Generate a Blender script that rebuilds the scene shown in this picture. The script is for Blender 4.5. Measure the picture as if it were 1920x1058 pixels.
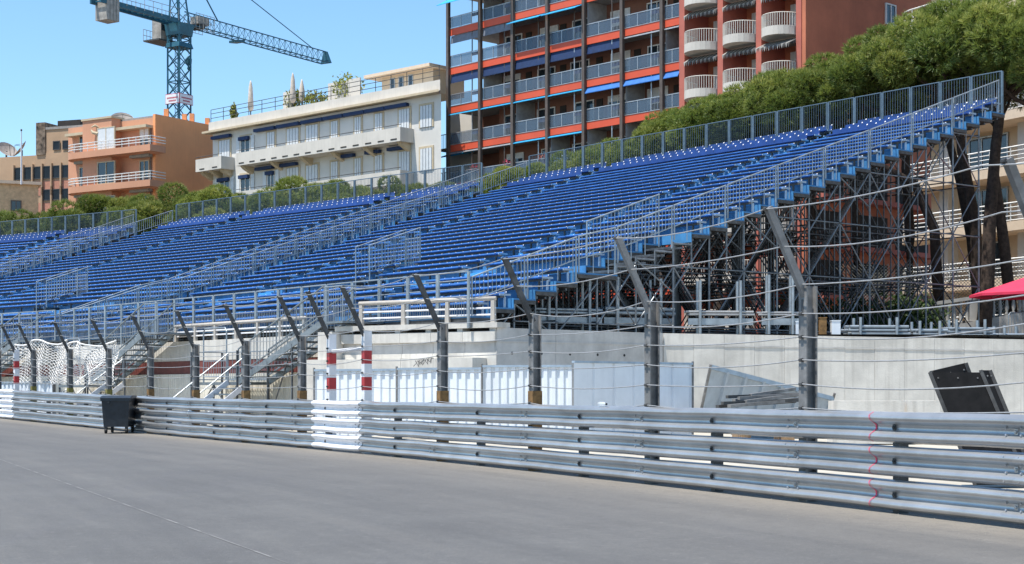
import bpy, math, random
from mathutils import Vector, Matrix
random.seed(7)
for o in list(bpy.data.objects):
    bpy.data.objects.remove(o)
SC = bpy.context.scene
COL = SC.collection

# ------------------------------------------------------------------ camera
F = 3000.0          # focal length in photo pixels (photo 1920 wide)
HZ = 731.0          # horizon row of the photo
HC = 1.35           # camera height
cam = bpy.data.cameras.new('camera')
cam.sensor_width = 36.0
cam.lens = 36.0 * F / 1920.0
cam.shift_y = (HZ - 529.0) / 1920.0
cam.clip_end = 5000
camo = bpy.data.objects.new('camera', cam)
camo.location = (0, 0, HC)
camo.rotation_euler = (math.radians(90), 0, 0)
COL.objects.link(camo)
SC.camera = camo
# ------------------------------------------------------------------ sky, sun, exposure
SUN_EL = 69.0
SUN_AZ = math.atan2(-0.86, -0.51)     # compass angle (x, y) of the direction towards the sun
wd = bpy.data.worlds.new('World')
SC.world = wd
wd.use_nodes = True
wn = wd.node_tree.nodes
wn.clear()
wo = wn.new('ShaderNodeOutputWorld')
bg = wn.new('ShaderNodeBackground')
sk = wn.new('ShaderNodeTexSky')
sk.sky_type = 'NISHITA'
sk.sun_disc = False
sk.sun_elevation = math.radians(SUN_EL)
sk.sun_rotation = SUN_AZ
sk.altitude = 0
sk.air_density = 1.0
sk.dust_density = 0.1
sk.ozone_density = 5.0
bg.inputs['Strength'].default_value = 0.14
hs = wn.new('ShaderNodeHueSaturation')
hs.inputs['Saturation'].default_value = 1.06
hs.inputs['Hue'].default_value = 0.492
wd.node_tree.links.new(sk.outputs[0], hs.inputs['Color'])
wd.node_tree.links.new(hs.outputs[0], bg.inputs[0])
wd.node_tree.links.new(bg.outputs[0], wo.inputs[0])
sl = bpy.data.lights.new('sun', 'SUN')
sl.energy = 5.0
sl.angle = math.radians(0.53)
sl.color = (1.0, 0.955, 0.88)
slo = bpy.data.objects.new('sun', sl)
sdir = Vector((math.sin(SUN_AZ) * math.cos(math.radians(SUN_EL)), math.cos(SUN_AZ) * math.cos(math.radians(SUN_EL)), math.sin(math.radians(SUN_EL))))
slo.rotation_euler = sdir.to_track_quat('Z', 'Y').to_euler()
slo.location = (-40, -30, 60)
COL.objects.link(slo)
vs = SC.view_settings
vs.view_transform = 'Standard'
vs.look = 'None'
vs.exposure = 0.58
vs.gamma = 1.0
vs.use_curve_mapping = False

# ------------------------------------------------------------------ materials
MATS = {}
def mat(name, col, rough=0.65, metal=0.0, var=0.12, scale=3.0, streak=0.0, bump=0.0, bscale=40.0, spec=0.5, col2=None, stain=None, rnd=0.0, ss=1.5):
    """procedural surface: base colour, cloudy variation, vertical streaks, stains, fine relief"""
    if name in MATS:
        return MATS[name]
    m = bpy.data.materials.new(name)
    m.use_nodes = True
    nt = m.node_tree
    n, L = nt.nodes, nt.links
    b = n['Principled BSDF']
    b.inputs['Roughness'].default_value = rough
    b.inputs['Metallic'].default_value = metal
    b.inputs['Specular IOR Level'].default_value = spec
    tc = n.new('ShaderNodeNewGeometry')
    nz = n.new('ShaderNodeTexNoise')
    nz.inputs['Scale'].default_value = scale
    nz.inputs['Detail'].default_value = 6
    nz.inputs['Roughness'].default_value = 0.62
    L.new(tc.outputs['Position'], nz.inputs['Vector'])
    mx = n.new('ShaderNodeMix')
    mx.data_type = 'RGBA'
    c2 = col2 or tuple(c * (1 - 2.2 * var) for c in col)
    c1 = tuple(min(1, c * (1 + var)) for c in col)
    mx.inputs[6].default_value = (*c2, 1)
    mx.inputs[7].default_value = (*c1, 1)
    rp = n.new('ShaderNodeMapRange')
    rp.inputs[1].default_value = 0.3
    rp.inputs[2].default_value = 0.7
    L.new(nz.outputs[0], rp.inputs[0])
    L.new(rp.outputs[0], mx.inputs[0])
    out = mx.outputs[2]
    if streak:
        mp = n.new('ShaderNodeMapping')
        mp.inputs['Scale'].default_value = (ss * 4, ss * 4, ss * 0.22)
        L.new(tc.outputs['Position'], mp.inputs[0])
        n2 = n.new('ShaderNodeTexNoise')
        n2.inputs['Scale'].default_value = 1.0
        n2.inputs['Detail'].default_value = 5
        L.new(mp.outputs[0], n2.inputs['Vector'])
        r2 = n.new('ShaderNodeMapRange')
        r2.inputs[1].default_value = 0.5
        r2.inputs[2].default_value = 0.75
        r2.inputs[4].default_value = streak
        L.new(n2.outputs[0], r2.inputs[0])
        m2 = n.new('ShaderNodeMix')
        m2.data_type = 'RGBA'
        st = stain or tuple(c * 0.5 for c in col)
        m2.inputs[7].default_value = (*st, 1)
        L.new(r2.outputs[0], m2.inputs[0])
        L.new(out, m2.inputs[6])
        out = m2.outputs[2]
    if rnd:
        oi = n.new('ShaderNodeObjectInfo')
        hv = n.new('ShaderNodeHueSaturation')
        r3 = n.new('ShaderNodeMapRange')
        r3.inputs[3].default_value = 1 - rnd
        r3.inputs[4].default_value = 1 + rnd
        L.new(oi.outputs['Random'], r3.inputs[0])
        L.new(r3.outputs[0], hv.inputs['Value'])
        L.new(out, hv.inputs['Color'])
        out = hv.outputs[0]
    L.new(out, b.inputs['Base Color'])
    if bump:
        n4 = n.new('ShaderNodeTexNoise')
        n4.inputs['Scale'].default_value = bscale
        n4.inputs['Detail'].default_value = 4
        L.new(tc.outputs['Position'], n4.inputs['Vector'])
        bp = n.new('ShaderNodeBump')
        bp.inputs['Strength'].default_value = bump
        bp.inputs['Distance'].default_value = 0.02
        L.new(n4.outputs[0], bp.inputs['Height'])
        L.new(bp.outputs[0], b.inputs['Normal'])
    MATS[name] = m
    return m

def glassmat(name, tint, alpha):
    if name in MATS:
        return MATS[name]
    m = bpy.data.materials.new(name)
    m.use_nodes = True
    nt = m.node_tree
    n, L = nt.nodes, nt.links
    b = n['Principled BSDF']
    b.inputs['Base Color'].default_value = (*tint, 1)
    b.inputs['Roughness'].default_value = 0.06
    b.inputs['Alpha'].default_value = alpha
    MATS[name] = m
    return m

galv = mat('galvanised_beam', (0.47, 0.475, 0.48), 0.28, 0.62, 0.12, 1.1, 0.0, 0.10, 30, stain=(0.33, 0.33, 0.34), rnd=0.07)
white_beam = mat('white_barrier_paint', (0.80, 0.80, 0.82), 0.5, 0, 0.05, 3, 0.3, 0.05, 40, stain=(0.55, 0.55, 0.55))
steel = mat('grey_steel_post', (0.23, 0.225, 0.22), 0.6, 0.25, 0.2, 5, 0.45, 0.1, 50, stain=(0.13, 0.11, 0.09), rnd=0.12)
darksteel = mat('dark_steel', (0.075, 0.075, 0.075), 0.6, 0.2, 0.25, 6, 0.3, rnd=0.1)
rail = mat('galvanised_rail', (0.34, 0.38, 0.41), 0.45, 0.55, 0.12, 4, 0.2, rnd=0.06)
backrail = mat('painted_back_rail', (0.11, 0.16, 0.20), 0.5, 0.3, 0.12, 4, rnd=0.06)
tube = mat('scaffold_tube', (0.11, 0.12, 0.13), 0.5, 0.4, 0.25, 5, 0.3, rnd=0.15)  # darkened so the shade under the stand sits in the tube colour
tube_lit = mat('lit_scaffold_tube', (0.19, 0.205, 0.22), 0.45, 0.4, 0.2, 5, 0.3, rnd=0.12)  # lighter copy of the tube colour, painting the end frame as lit
wire = mat('cable_steel', (0.40, 0.40, 0.40), 0.45, 0.4, 0.1, 20)
rust = mat('rusty_sleeve', (0.22, 0.12, 0.04), 0.8, 0, 0.25, 9, 0.3)
olive = mat('olive_sleeve', (0.20, 0.17, 0.04), 0.8, 0, 0.2, 9, 0.2)
redp = mat('red_paint', (0.42, 0.02, 0.025), 0.45, 0, 0.1, 6, 0.15)
whitep = mat('white_paint', (0.72, 0.72, 0.74), 0.5, 0, 0.06, 5, 0.25, stain=(0.45, 0.44, 0.42))
seatm = mat('blue_plastic_seat', (0.045, 0.145, 0.41), 0.36, 0, 0.15, 2.0, rnd=0.14)
seattop = mat('navy_plastic_seat', (0.018, 0.055, 0.22), 0.3, 0, 0.15, 2.0, rnd=0.1)
deck = mat('blue_deck', (0.050, 0.215, 0.44), 0.6, 0, 0.16, 1.3, 0.25, stain=(0.05, 0.20, 0.48), rnd=0.08)
decklight = mat('sky_blue_deck', (0.06, 0.33, 0.68), 0.6, 0, 0.1, 1.5, 0.1)
glint_m = mat('white_seat_glint', (0.8, 0.8, 0.82), 0.4)  # white fleck painting the glint on each seat corner
bracket_m = mat('grey_bracket', (0.33, 0.42, 0.52), 0.5, 0.2)
concrete = mat('pale_concrete', (0.60, 0.57, 0.515), 0.85, 0, 0.13, 0.8, 0.75, 0.3, 25, stain=(0.40, 0.375, 0.335), rnd=0.03)
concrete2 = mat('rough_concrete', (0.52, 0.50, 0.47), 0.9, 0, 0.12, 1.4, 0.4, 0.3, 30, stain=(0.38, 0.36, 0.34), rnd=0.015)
joint = mat('dark_joint', (0.40, 0.385, 0.36), 0.9)
hoard = mat('white_hoarding', (0.72, 0.76, 0.80), 0.45, 0, 0.05, 1.2, 0.2, stain=(0.5, 0.53, 0.57), rnd=0.03)
cream_panel = mat('cream_corrugated', (0.66, 0.62, 0.53), 0.6, 0, 0.08, 2, 0.3)
capm = mat('blue_grey_cap', (0.34, 0.42, 0.50), 0.5, 0.3)
maroon = mat('maroon_band', (0.17, 0.045, 0.035), 0.6, 0, 0.15, 3)
binm = mat('dark_bin_plastic', (0.022, 0.028, 0.036), 0.42, 0, 0.2, 6, rnd=0.0)
blackm = mat('black_board', (0.010, 0.009, 0.009), 0.7, 0, 0.3, 6, 0.2, spec=0.25)
rubber = mat('rubber', (0.015, 0.015, 0.015), 0.7)
labelm = mat('pale_label', (0.55, 0.6, 0.58), 0.5)
bark = mat('pine_bark', (0.058, 0.038, 0.028), 0.95, 0, 0.35, 6, 0.5, 0.8, 18, stain=(0.03, 0.02, 0.015))
net_m = mat('white_net', (0.80, 0.78, 0.75), 0.8, 0, 0.05)
soil = mat('ground_sand', (0.46, 0.42, 0.35), 0.95, 0, 0.15, 0.6, 0, 0.4, 30)
pinkspray = mat('pink_spray', (0.75, 0.05, 0.13), 0.6)
glass_dark = mat('window_glass', (0.03, 0.045, 0.06), 0.06, 0, 0.3, 0.4, spec=0.8)
glass_bal = glassmat('balcony_glass', (0.10, 0.14, 0.19), 0.55)
plastic_clear = glassmat('clear_plastic', (0.8, 0.85, 0.88), 0.4)

# ------------------------------------------------------------------ mesh helpers
WO = {}
class MB:
    def __init__(s):
        s.v = []; s.f = []; s.m = []
    def add(s, vs_, fs, mi=0):
        b = len(s.v)
        s.v += [tuple(v) for v in vs_]
        for f in fs:
            s.f.append(tuple(i + b for i in f)); s.m.append(mi)
        return s
    def hexa(s, c, mi=0):      # eight corners: bottom ring then top ring
        return s.add(c, [(3, 2, 1, 0), (4, 5, 6, 7), (0, 1, 5, 4), (1, 2, 6, 5), (2, 3, 7, 6), (3, 0, 4, 7)], mi)
    def box(s, x0, x1, y0, y1, z0, z1, mi=0):
        return s.hexa([(x0, y0, z0), (x1, y0, z0), (x1, y1, z0), (x0, y1, z0), (x0, y0, z1), (x1, y0, z1), (x1, y1, z1), (x0, y1, z1)], mi)
    def fbox(s, fr, t0, t1, s0, s1, z0, z1, mi=0):
        c = [fr(a, b, z) for z in (z0, z1) for a, b in ((t0, s0), (t1, s0), (t1, s1), (t0, s1))]
        return s.hexa(c, mi)
    def tube(s, p0, p1, r, n=6, r1=None, mi=0, cap=True):
        p0 = Vector(p0); p1 = Vector(p1); d = p1 - p0
        if d.length < 1e-6: return s
        r1 = r if r1 is None else r1
        d.normalize()
        a = d.cross(Vector((0, 0, 1)))
        if a.length < 1e-3: a = Vector((1, 0, 0))
        a.normalize(); b = d.cross(a)
        vv = []
        for p, q in ((p0, r), (p1, r1)):
            for k in range(n):
                t = 2 * math.pi * (k + 0.5) / n
                vv.append(p + a * (q * math.cos(t)) + b * (q * math.sin(t)))
        fs = [(k, (k + 1) % n, n + (k + 1) % n, n + k) for k in range(n)]
        if cap: fs += [tuple(reversed(range(n))), tuple(range(n, 2 * n))]
        return s.add(vv, fs, mi)
    def path(s, pts, r, n=5, mi=0):
        pts = [Vector(p) for p in pts]
        rs = r if isinstance(r, (list, tuple)) else [r] * len(pts)
        vv = []
        for i, p in enumerate(pts):
            d = (pts[min(i + 1, len(pts) - 1)] - pts[max(i - 1, 0)]).normalized()
            a = d.cross(Vector((0.013, 0.02, 1)))
            if a.length < 1e-3: a = Vector((1, 0, 0))
            a.normalize(); b = d.cross(a)
            for k in range(n):
                t = 2 * math.pi * k / n
                vv.append(p + (a * math.cos(t) + b * math.sin(t)) * rs[i])
        fs = []
        for i in range(len(pts) - 1):
            for k in range(n):
                k2 = (k + 1) % n
                fs.append((i * n + k, i * n + k2, (i + 1) * n + k2, (i + 1) * n + k))
        fs += [tuple(reversed(range(n))), tuple(range((len(pts) - 1) * n, len(pts) * n))]
        return s.add(vv, fs, mi)
    def bar(s, p0, p1, w, h, mi=0, side=None):     # rectangular bar
        p0 = Vector(p0); p1 = Vector(p1); d = (p1 - p0).normalized()
        a = Vector(side) if side is not None else d.cross(Vector((0, 0, 1)))
        if a.length < 1e-3: a = Vector((1, 0, 0))
        a = (a - d * a.dot(d)).normalized(); b = d.cross(a)
        c = []
        for p in (p0, p1):
            c += [p - a * w / 2 - b * h / 2, p + a * w / 2 - b * h / 2, p + a * w / 2 + b * h / 2, p - a * w / 2 + b * h / 2]
        return s.hexa(c, mi)
    def lathe(s, c, prof, n=12, mi=0):
        c = Vector(c); vv = []
        for (r, z) in prof:
            for k in range(n):
                t = 2 * math.pi * k / n
                vv.append((c.x + r * math.cos(t), c.y + r * math.sin(t), c.z + z))
        fs = []
        for i in range(len(prof) - 1):
            for k in range(n):
                k2 = (k + 1) % n
                fs.append((i * n + k, i * n + k2, (i + 1) * n + k2, (i + 1) * n + k))
        fs += [tuple(reversed(range(n))), tuple(range((len(prof) - 1) * n, len(prof) * n))]
        return s.add(vv, fs, mi)
    def build(s, name, mats, parent=None, smooth=False, org=None):
        if not s.v: return None
        if org is None:
            xs = [v[0] for v in s.v]; ys = [v[1] for v in s.v]; zs = [v[2] for v in s.v]
            org = ((min(xs) + max(xs)) / 2, (min(ys) + max(ys)) / 2, min(zs))
        org = Vector(org)
        me = bpy.data.meshes.new(name)
        me.from_pydata([(v[0] - org.x, v[1] - org.y, v[2] - org.z) for v in s.v], [], s.f)
        if not isinstance(mats, (list, tuple)): mats = [mats]
        for q in mats: me.materials.append(q)
        if len(mats) > 1: me.polygons.foreach_set('material_index', s.m)
        if smooth: me.polygons.foreach_set('use_smooth', [True] * len(me.polygons))
        o = bpy.data.objects.new(name, me)
        COL.objects.link(o)
        WO[o.name] = org
        if parent is not None:
            o.parent = parent
            o.location = org - WO[parent.name]
        else:
            o.location = org
        return o

def tag(o, label=None, cat=None, group=None, kind=None):
    if label: o['label'] = label
    if cat: o['category'] = cat
    if group: o['group'] = group
    if kind: o['kind'] = kind
    return o
def thing(name, loc, label, cat, group=None):
    o = bpy.data.objects.new(name, None)
    o.empty_display_size = 0.3
    o.location = loc
    COL.objects.link(o)
    WO[o.name] = Vector(loc)
    return tag(o, label, cat, group)
def inst(name, me, parent, loc, rz=0.0, mtx=None):
    """a piece sharing mesh data, at a world place"""
    o = bpy.data.objects.new(name, me)
    COL.objects.link(o)
    base = WO[parent.name] if parent is not None else Vector((0, 0, 0))
    if parent is not None: o.parent = parent
    o.location = Vector(loc) - base
    if mtx is not None: o.rotation_euler = mtx.to_euler()
    else: o.rotation_euler = (0, 0, rz)
    WO[o.name] = Vector(loc)
    return o
class Fr:
    """plan frame: t along the front, s away from the viewer, z up"""
    def __init__(s, ox, oy, tx, ty, sx=None, sy=None):
        l = math.hypot(tx, ty); s.o = (ox, oy); s.t = (tx / l, ty / l)
        s.s = (-ty / l, tx / l) if sx is None else (sx, sy)
        if s.s[1] < 0 and sx is None: s.s = (-s.s[0], -s.s[1])
    def __call__(s, t, d, z):
        return Vector((s.o[0] + s.t[0] * t + s.s[0] * d, s.o[1] + s.t[1] * t + s.s[1] * d, z))
    def tx(s, x, d=0.0):       # t at which the frame line at depth d is seen in photo column x
        u = (x - 960) / F
        px = s.o[0] + s.s[0] * d; py = s.o[1] + s.s[1] * d
        return (u * py - px) / (s.t[0] - u * s.t[1])
    def depth(s, t, d=0.0): return s.o[1] + s.t[1] * t + s.s[1] * d
    def zy(s, x, y, d=0.0):    # height seen at photo pixel on that line
        return HC + (HZ - y) / F * s.depth(s.tx(x, d), d)
    def rz(s): return math.atan2(s.t[1], s.t[0])
def P(x, y, Y): return Vector(((x - 960) / F * Y, Y, HC + (HZ - y) / F * Y))
def lerp(a, b, k): return a + (b - a) * k

# ------------------------------------------------------------------ barrier line in plan
NB = 15
bp_ = []
X, Y, = 4.919, 15.573
pts_all = []
a0, k1, k2 = 0.3833, 0.01799, 0.000107
# two spans before the frame, then the ones in view
xx, yy = X, Y
back = []
for i in (1, 2, 3):
    aa = a0 - k1 * i
    xx = xx + 4 * math.sin(aa); yy = yy - 4 * math.cos(aa)
    back.append((xx, yy, -i))
pts_all = [(b[0], b[1], b[2]) for b in reversed(back)]
xx, yy = X, Y
pts_all.append((xx, yy, 0))
for i in range(NB + 4):
    aa = a0 + k1 * i + k2 * i * i
    xx = xx - 4 * math.sin(aa); yy = yy + 4 * math.cos(aa)
    pts_all.append((xx, yy, i + 1))
def zg(i):
    return 0.0 if i < 6.5 else 0.0072 * (i - 6.5) ** 1.95
BAR = {i: Vector((x, y, zg(i))) for x, y, i in pts_all}
IMIN, IMAX = -3, NB + 4
def bpos(q):                   # barrier point at span coordinate q
    q = max(IMIN, min(IMAX - 1e-6, q))
    i = math.floor(q)
    return BAR[i].lerp(BAR[i + 1], q - i)
def bdir(q):
    q = max(IMIN, min(IMAX - 1e-3, q))
    i = math.floor(q)
    d = BAR[i + 1] - BAR[i]; d.z = 0
    return d.normalized()
def bnorm(q):                  # towards the track
    d0 = bdir(q - 0.5); d1 = bdir(q + 0.5)
    d = (d0 + d1).normalized()
    return Vector((-d.y, d.x, 0)) if False else Vector((-abs(d.y), -abs(d.x), 0))

# ------------------------------------------------------------------ ground, road, terrace
def attr_road():
    m = bpy.data.materials.new('asphalt')
    m.use_nodes = True
    nt = m.node_tree; n, L = nt.nodes, nt.links
    b = n['Principled BSDF']
    g = n.new('ShaderNodeNewGeometry')
    at = n.new('ShaderNodeAttribute'); at.attribute_name = 'dust'
    def noise(sc, det, ro=0.6, mp=None):
        z = n.new('ShaderNodeTexNoise'); z.inputs['Scale'].default_value = sc; z.inputs['Detail'].default_value = det
        z.inputs['Roughness'].default_value = ro
        if mp:
            q = n.new('ShaderNodeMapping'); q.inputs['Rotation'].default_value = (0, 0, mp[1]); q.inputs['Scale'].default_value = mp[0]
            L.new(g.outputs['Position'], q.inputs[0]); L.new(q.outputs[0], z.inputs['Vector'])
        else: L.new(g.outputs['Position'], z.inputs['Vector'])
        return z
    def mix(c1, c2, fac):
        q = n.new('ShaderNodeMix'); q.data_type = 'RGBA'
        for k, c in ((6, c1), (7, c2)):
            if isinstance(c, tuple): q.inputs[k].default_value = (*c, 1)
            else: L.new(c, q.inputs[k])
        L.new(fac, q.inputs[0]); return q.outputs[2]
    def rng(v, a, b_, c=0.0, d=1.0):
        q = n.new('ShaderNodeMapRange'); q.inputs[1].default_value = a; q.inputs[2].default_value = b_
        q.inputs[3].default_value = c; q.inputs[4].default_value = d
        L.new(v, q.inputs[0]); return q.outputs[0]
    fine = noise(160, 3, 0.7)
    mid = noise(0.55, 5, 0.55)
    trk = noise(1.0, 5, 0.6, ((2.2, 0.10, 1), 0.42))
    c = mix((0.084, 0.082, 0.080), (0.108, 0.106, 0.102), rng(mid.outputs[0], 0.3, 0.7))
    c = mix(c, (0.095, 0.093, 0.094), rng(trk.outputs[0], 0.52, 0.72, 0, 0.7))
    c = mix(c, (0.235, 0.205, 0.165), rng(at.outputs['Fac'], 0, 1, 0, 0.75))
    c = mix(c, (0.30, 0.295, 0.28), rng(fine.outputs[0], 0.58, 0.70, 0, 0.6))
    sp = noise(38, 4, 0.75)
    c = mix(c, (0.055, 0.055, 0.057), rng(sp.outputs[0], 0.52, 0.66, 0, 0.55))
    sp2 = noise(70, 3, 0.8)
    c = mix(c, (0.36, 0.35, 0.33), rng(sp2.outputs[0], 0.62, 0.72, 0, 0.7))
    vo = n.new('ShaderNodeTexVoronoi'); vo.feature = 'DISTANCE_TO_EDGE'; vo.inputs['Scale'].default_value = 0.33; vo.inputs['Randomness'].default_value = 1.0
    wob = noise(1.6, 4, 0.6); mm = n.new('ShaderNodeMix'); mm.data_type = 'VECTOR'; mm.inputs[0].default_value = 0.35
    L.new(g.outputs['Position'], mm.inputs[4]); L.new(wob.outputs['Color'], mm.inputs[5]); L.new(mm.outputs[1], vo.inputs['Vector'])
    c = mix(c, (0.08, 0.08, 0.08), rng(vo.outputs['Distance'], 0.0, 0.004, 0.22, 0.0))
    gr = noise(4.5, 9, 0.88)
    c = mix(c, (0.07, 0.069, 0.068), rng(gr.outputs[0], 0.50, 0.64, 0, 0.55))
    gr2 = noise(6.5, 9, 0.9)
    c = mix(c, (0.26, 0.25, 0.235), rng(gr2.outputs[0], 0.55, 0.66, 0, 0.5))
    la = n.new('ShaderNodeAttribute'); la.attribute_name = 'lane'
    tb = n.new('ShaderNodeTexNoise'); tb.inputs['Scale'].default_value = 1.0; tb.inputs['Detail'].default_value = 7; tb.inputs['Roughness'].default_value = 0.7
    L.new(la.outputs['Vector'], tb.inputs['Vector'])
    c = mix(c, (0.052, 0.052, 0.054), rng(tb.outputs[0], 0.46, 0.68, 0, 0.40))
    c = mix(c, (0.165, 0.155, 0.140), rng(tb.outputs[0], 0.46, 0.32, 0, 0.25))
    L.new(c, b.inputs['Base Color'])
    b.inputs['Roughness'].default_value = 0.82
    bp = n.new('ShaderNodeBump'); bp.inputs['Strength'].default_value = 0.35; bp.inputs['Distance'].default_value = 0.01
    L.new(fine.outputs[0], bp.inputs['Height']); L.new(bp.outputs[0], b.inputs['Normal'])
    return m
road_m = attr_road()
offs = [(-0.6, 1.0), (0.0, 1.0), (0.25, 0.95), (0.7, 0.7), (1.4, 0.35), (2.6, 0.12), (5, 0.0), (9, 0.0), (16, 0.0), (30, 0), (60, 0)]
v, fcs, dst, lane = [], [], [], []
qs = [IMIN + 0.5 * k for k in range(int((IMAX - IMIN) * 2) + 1)]
for q in qs:
    p, nn = bpos(q), bnorm(q)
    for o_, d_ in offs:
        w = p + nn * o_
        v.append((w.x, w.y, p.z + 0.004)); dst.append(d_); lane += [o_ * 1.1, q * 4 * 0.07, 0.0]
no = len(offs)
for i in range(len(qs) - 1):
    for j in range(no - 1):
        fcs.append((i * no + j, i * no + j + 1, (i + 1) * no + j + 1, (i + 1) * no + j))
me = bpy.data.meshes.new('road'); me.from_pydata(v, [], fcs)
me.materials.append(road_m)
at = me.attributes.new('dust', 'FLOAT', 'POINT'); at.data.foreach_set('value', dst)
at = me.attributes.new('lane', 'FLOAT_VECTOR', 'POINT'); at.data.foreach_set('vector', lane)
ro = bpy.data.objects.new('road', me); COL.objects.link(ro); tag(ro, kind='structure')
MB().add([(-900, -300, -0.03), (900, -300, -0.03), (900, 1500, -0.03), (-900, 1500, -0.03)], [(0, 1, 2, 3)]).build('ground', soil).__setitem__('kind', 'structure')
gr_ = MB(); rg = random.Random(4)
for k in range(500):
    q = rg.uniform(-1.5, 7.5); p = bpos(q) + bnorm(q) * (rg.random() ** 2.2 * 1.6 + 0.05); r_ = rg.uniform(0.004, 0.011)
    a_ = rg.uniform(0, 6.28); w_ = [Vector((math.cos(a_ + t_) * r_, math.sin(a_ + t_) * r_, 0)) for t_ in (0, 2.1, 4.2)]
    gr_.add([p + w_[0] + Vector((0, 0, 0.004)), p + w_[1] + Vector((0, 0, 0.004)), p + w_[2] + Vector((0, 0, 0.004)), p + Vector((0, 0, 0.004 + r_))], [(0, 1, 3), (1, 2, 3), (2, 0, 3)])
tag(gr_.build('grit', mat('pale_grit', (0.26, 0.24, 0.21), 0.9)), 'pale loose grit scattered along the foot of the guardrail', 'grit', kind='stuff')
# thin scratched line across the asphalt
b = MB()
A_, B_ = P(0, 862, 30.9), P(540, 1058, 12.4)
for k in range(40):
    random.random()
    p0 = A_.lerp(B_, k / 40); p1 = A_.lerp(B_, (k + 1) / 40)
    w = 0.007 + 0.004 * math.sin(k * 2.7)
    b.add([(p0.x - w, p0.y, 0.008), (p0.x + w, p0.y, 0.008), (p1.x + w, p1.y, 0.008), (p1.x - w, p1.y, 0.008)], [(0, 1, 2, 3)])
tag(b.build('road_line', mat('worn_line', (0.24, 0.235, 0.23), 0.8)), kind='structure')

# ------------------------------------------------------------------ guardrail barrier
PROF = [(0.0, 0.0), (0.01, 0.005), (0.055, 0.022), (0.076, 0.036), (0.083, 0.052), (0.083, 0.066), (0.076, 0.082), (0.055, 0.098), (0.012, 0.122), (0.0, 0.135), (0.0, 0.175), (0.012, 0.188), (0.055, 0.212), (0.076, 0.228), (0.083, 0.244), (0.083, 0.258), (0.076, 0.274), (0.055, 0.288), (0.01, 0.305), (0.0, 0.31)]
PROF = [(d, z * 1.075 - 0.011) for d, z in PROF]
TIER = [0.05, 0.417, 0.784]
def beam_mesh(q0, q1, z0, lift=0.0, steps=6, wob=0.0):
    """W-beam following the barrier line between span coordinates q0 and q1"""
    b = MB(); n = len(PROF); fr_, bk = [], []
    for k in range(steps + 1):
        q = lerp(q0, q1, k / steps)
        p, nn = bpos(q), bnorm(q)
        dz = wob * math.sin(q * 9.1 + z0 * 17) + 0.5 * wob * math.sin(q * 23 + z0 * 5)
        dd = wob * 1.3 * math.sin(q * 6.3 + z0 * 11)
        for d, z in PROF:
            w = p + nn * (d + lift + dd); fr_.append((w.x, w.y, p.z + z0 + z + dz))
            w = p + nn * (d + lift + dd - 0.005); bk.append((w.x, w.y, p.z + z0 + z + dz))
    fs = [(k * n + j, (k + 1) * n + j, (k + 1) * n + j + 1, k * n + j + 1) for k in range(steps) for j in range(n - 1)]
    m = len(fr_)
    b.add(fr_ + bk, fs + [tuple(i + m for i in reversed(f)) for f in fs])
    return b
p = bpos(0)
barrier = thing('guardrail_barrier', (p.x, p.y, 0), 'long three-tier galvanised steel guardrail curving along the edge of the road', 'guardrail')
def auto_smooth(o, ang=30):
    pass
spans = []
for i in range(IMIN, IMAX - 1):
    if i == 5: spans += [(5.0, 5.63, white_beam), (5.63, 6.0, galv)]
    elif i == 12: spans += [(12.0, 12.45, galv), (12.45, 13.0, white_beam)]
    elif i == 13: spans += [(13, 13.3, white_beam), (13.3, 14.0, galv)]
    else: spans.append((float(i), float(i + 1), galv))
beams = {}
for q0, q1, m_ in spans:
    for t_, z0 in enumerate(TIER):
        lift = 0.004 if (math.floor(q0 * 2) % 2) else 0.0
        if m_ is white_beam: lift = 0.010
        o = beam_mesh(q0 - 0.05, q1 + 0.04, z0, lift, 6, 0.006 if q0 > 3 else 0.003).build('guardrail_beam', m_, barrier, smooth=True)
        if m_ is white_beam: o['label'] = 'white painted guardrail beam'
        beams[(q0, t_)] = o
# support posts half way along each span and bolts at splices
for i in range(IMIN, IMAX - 1):
    q = i + 0.5
    p, nn, dd = bpos(q), bnorm(q), bdir(q)
    fr = Fr(p.x, p.y, dd.x, dd.y, nn.x, nn.y)
    MB().fbox(fr, -0.055, 0.055, -0.14, -0.012, p.z, p.z + 1.03).build('post', darksteel, barrier)
    if i > 9: continue
    for q, kind in ((float(i), 1), (i + 0.5, 0)):
        p, nn, dd = bpos(q), bnorm(q), bdir(q)
        b = MB()
        for z0 in TIER:
            c = p + nn * 0.004 + Vector((0, 0, z0 + 0.155))
            b.bar(c - nn * 0.004, c + nn * 0.010, 0.05, 0.06)
            b.tube(c, c + nn * 0.026, 0.016, 6)
            if kind:
                for da in (-0.11, 0.11):
                    for zz, od in ((0.035, 0.062), (0.115, 0.035), (0.195, 0.035), (0.275, 0.062)):
                        c2 = p + dd * da + nn * (od + 0.004) + Vector((0, 0, z0 + zz))
                        b.tube(c2 - nn * 0.01, c2 + nn * 0.016 + Vector((0, 0, 0.01 if zz > 0.2 or 0.1 < zz < 0.15 else -0.004)), 0.015, 6, 0.010)
        tag(b.build('bolts', darksteel if not kind else galv, barrier), kind='stuff')
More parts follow.
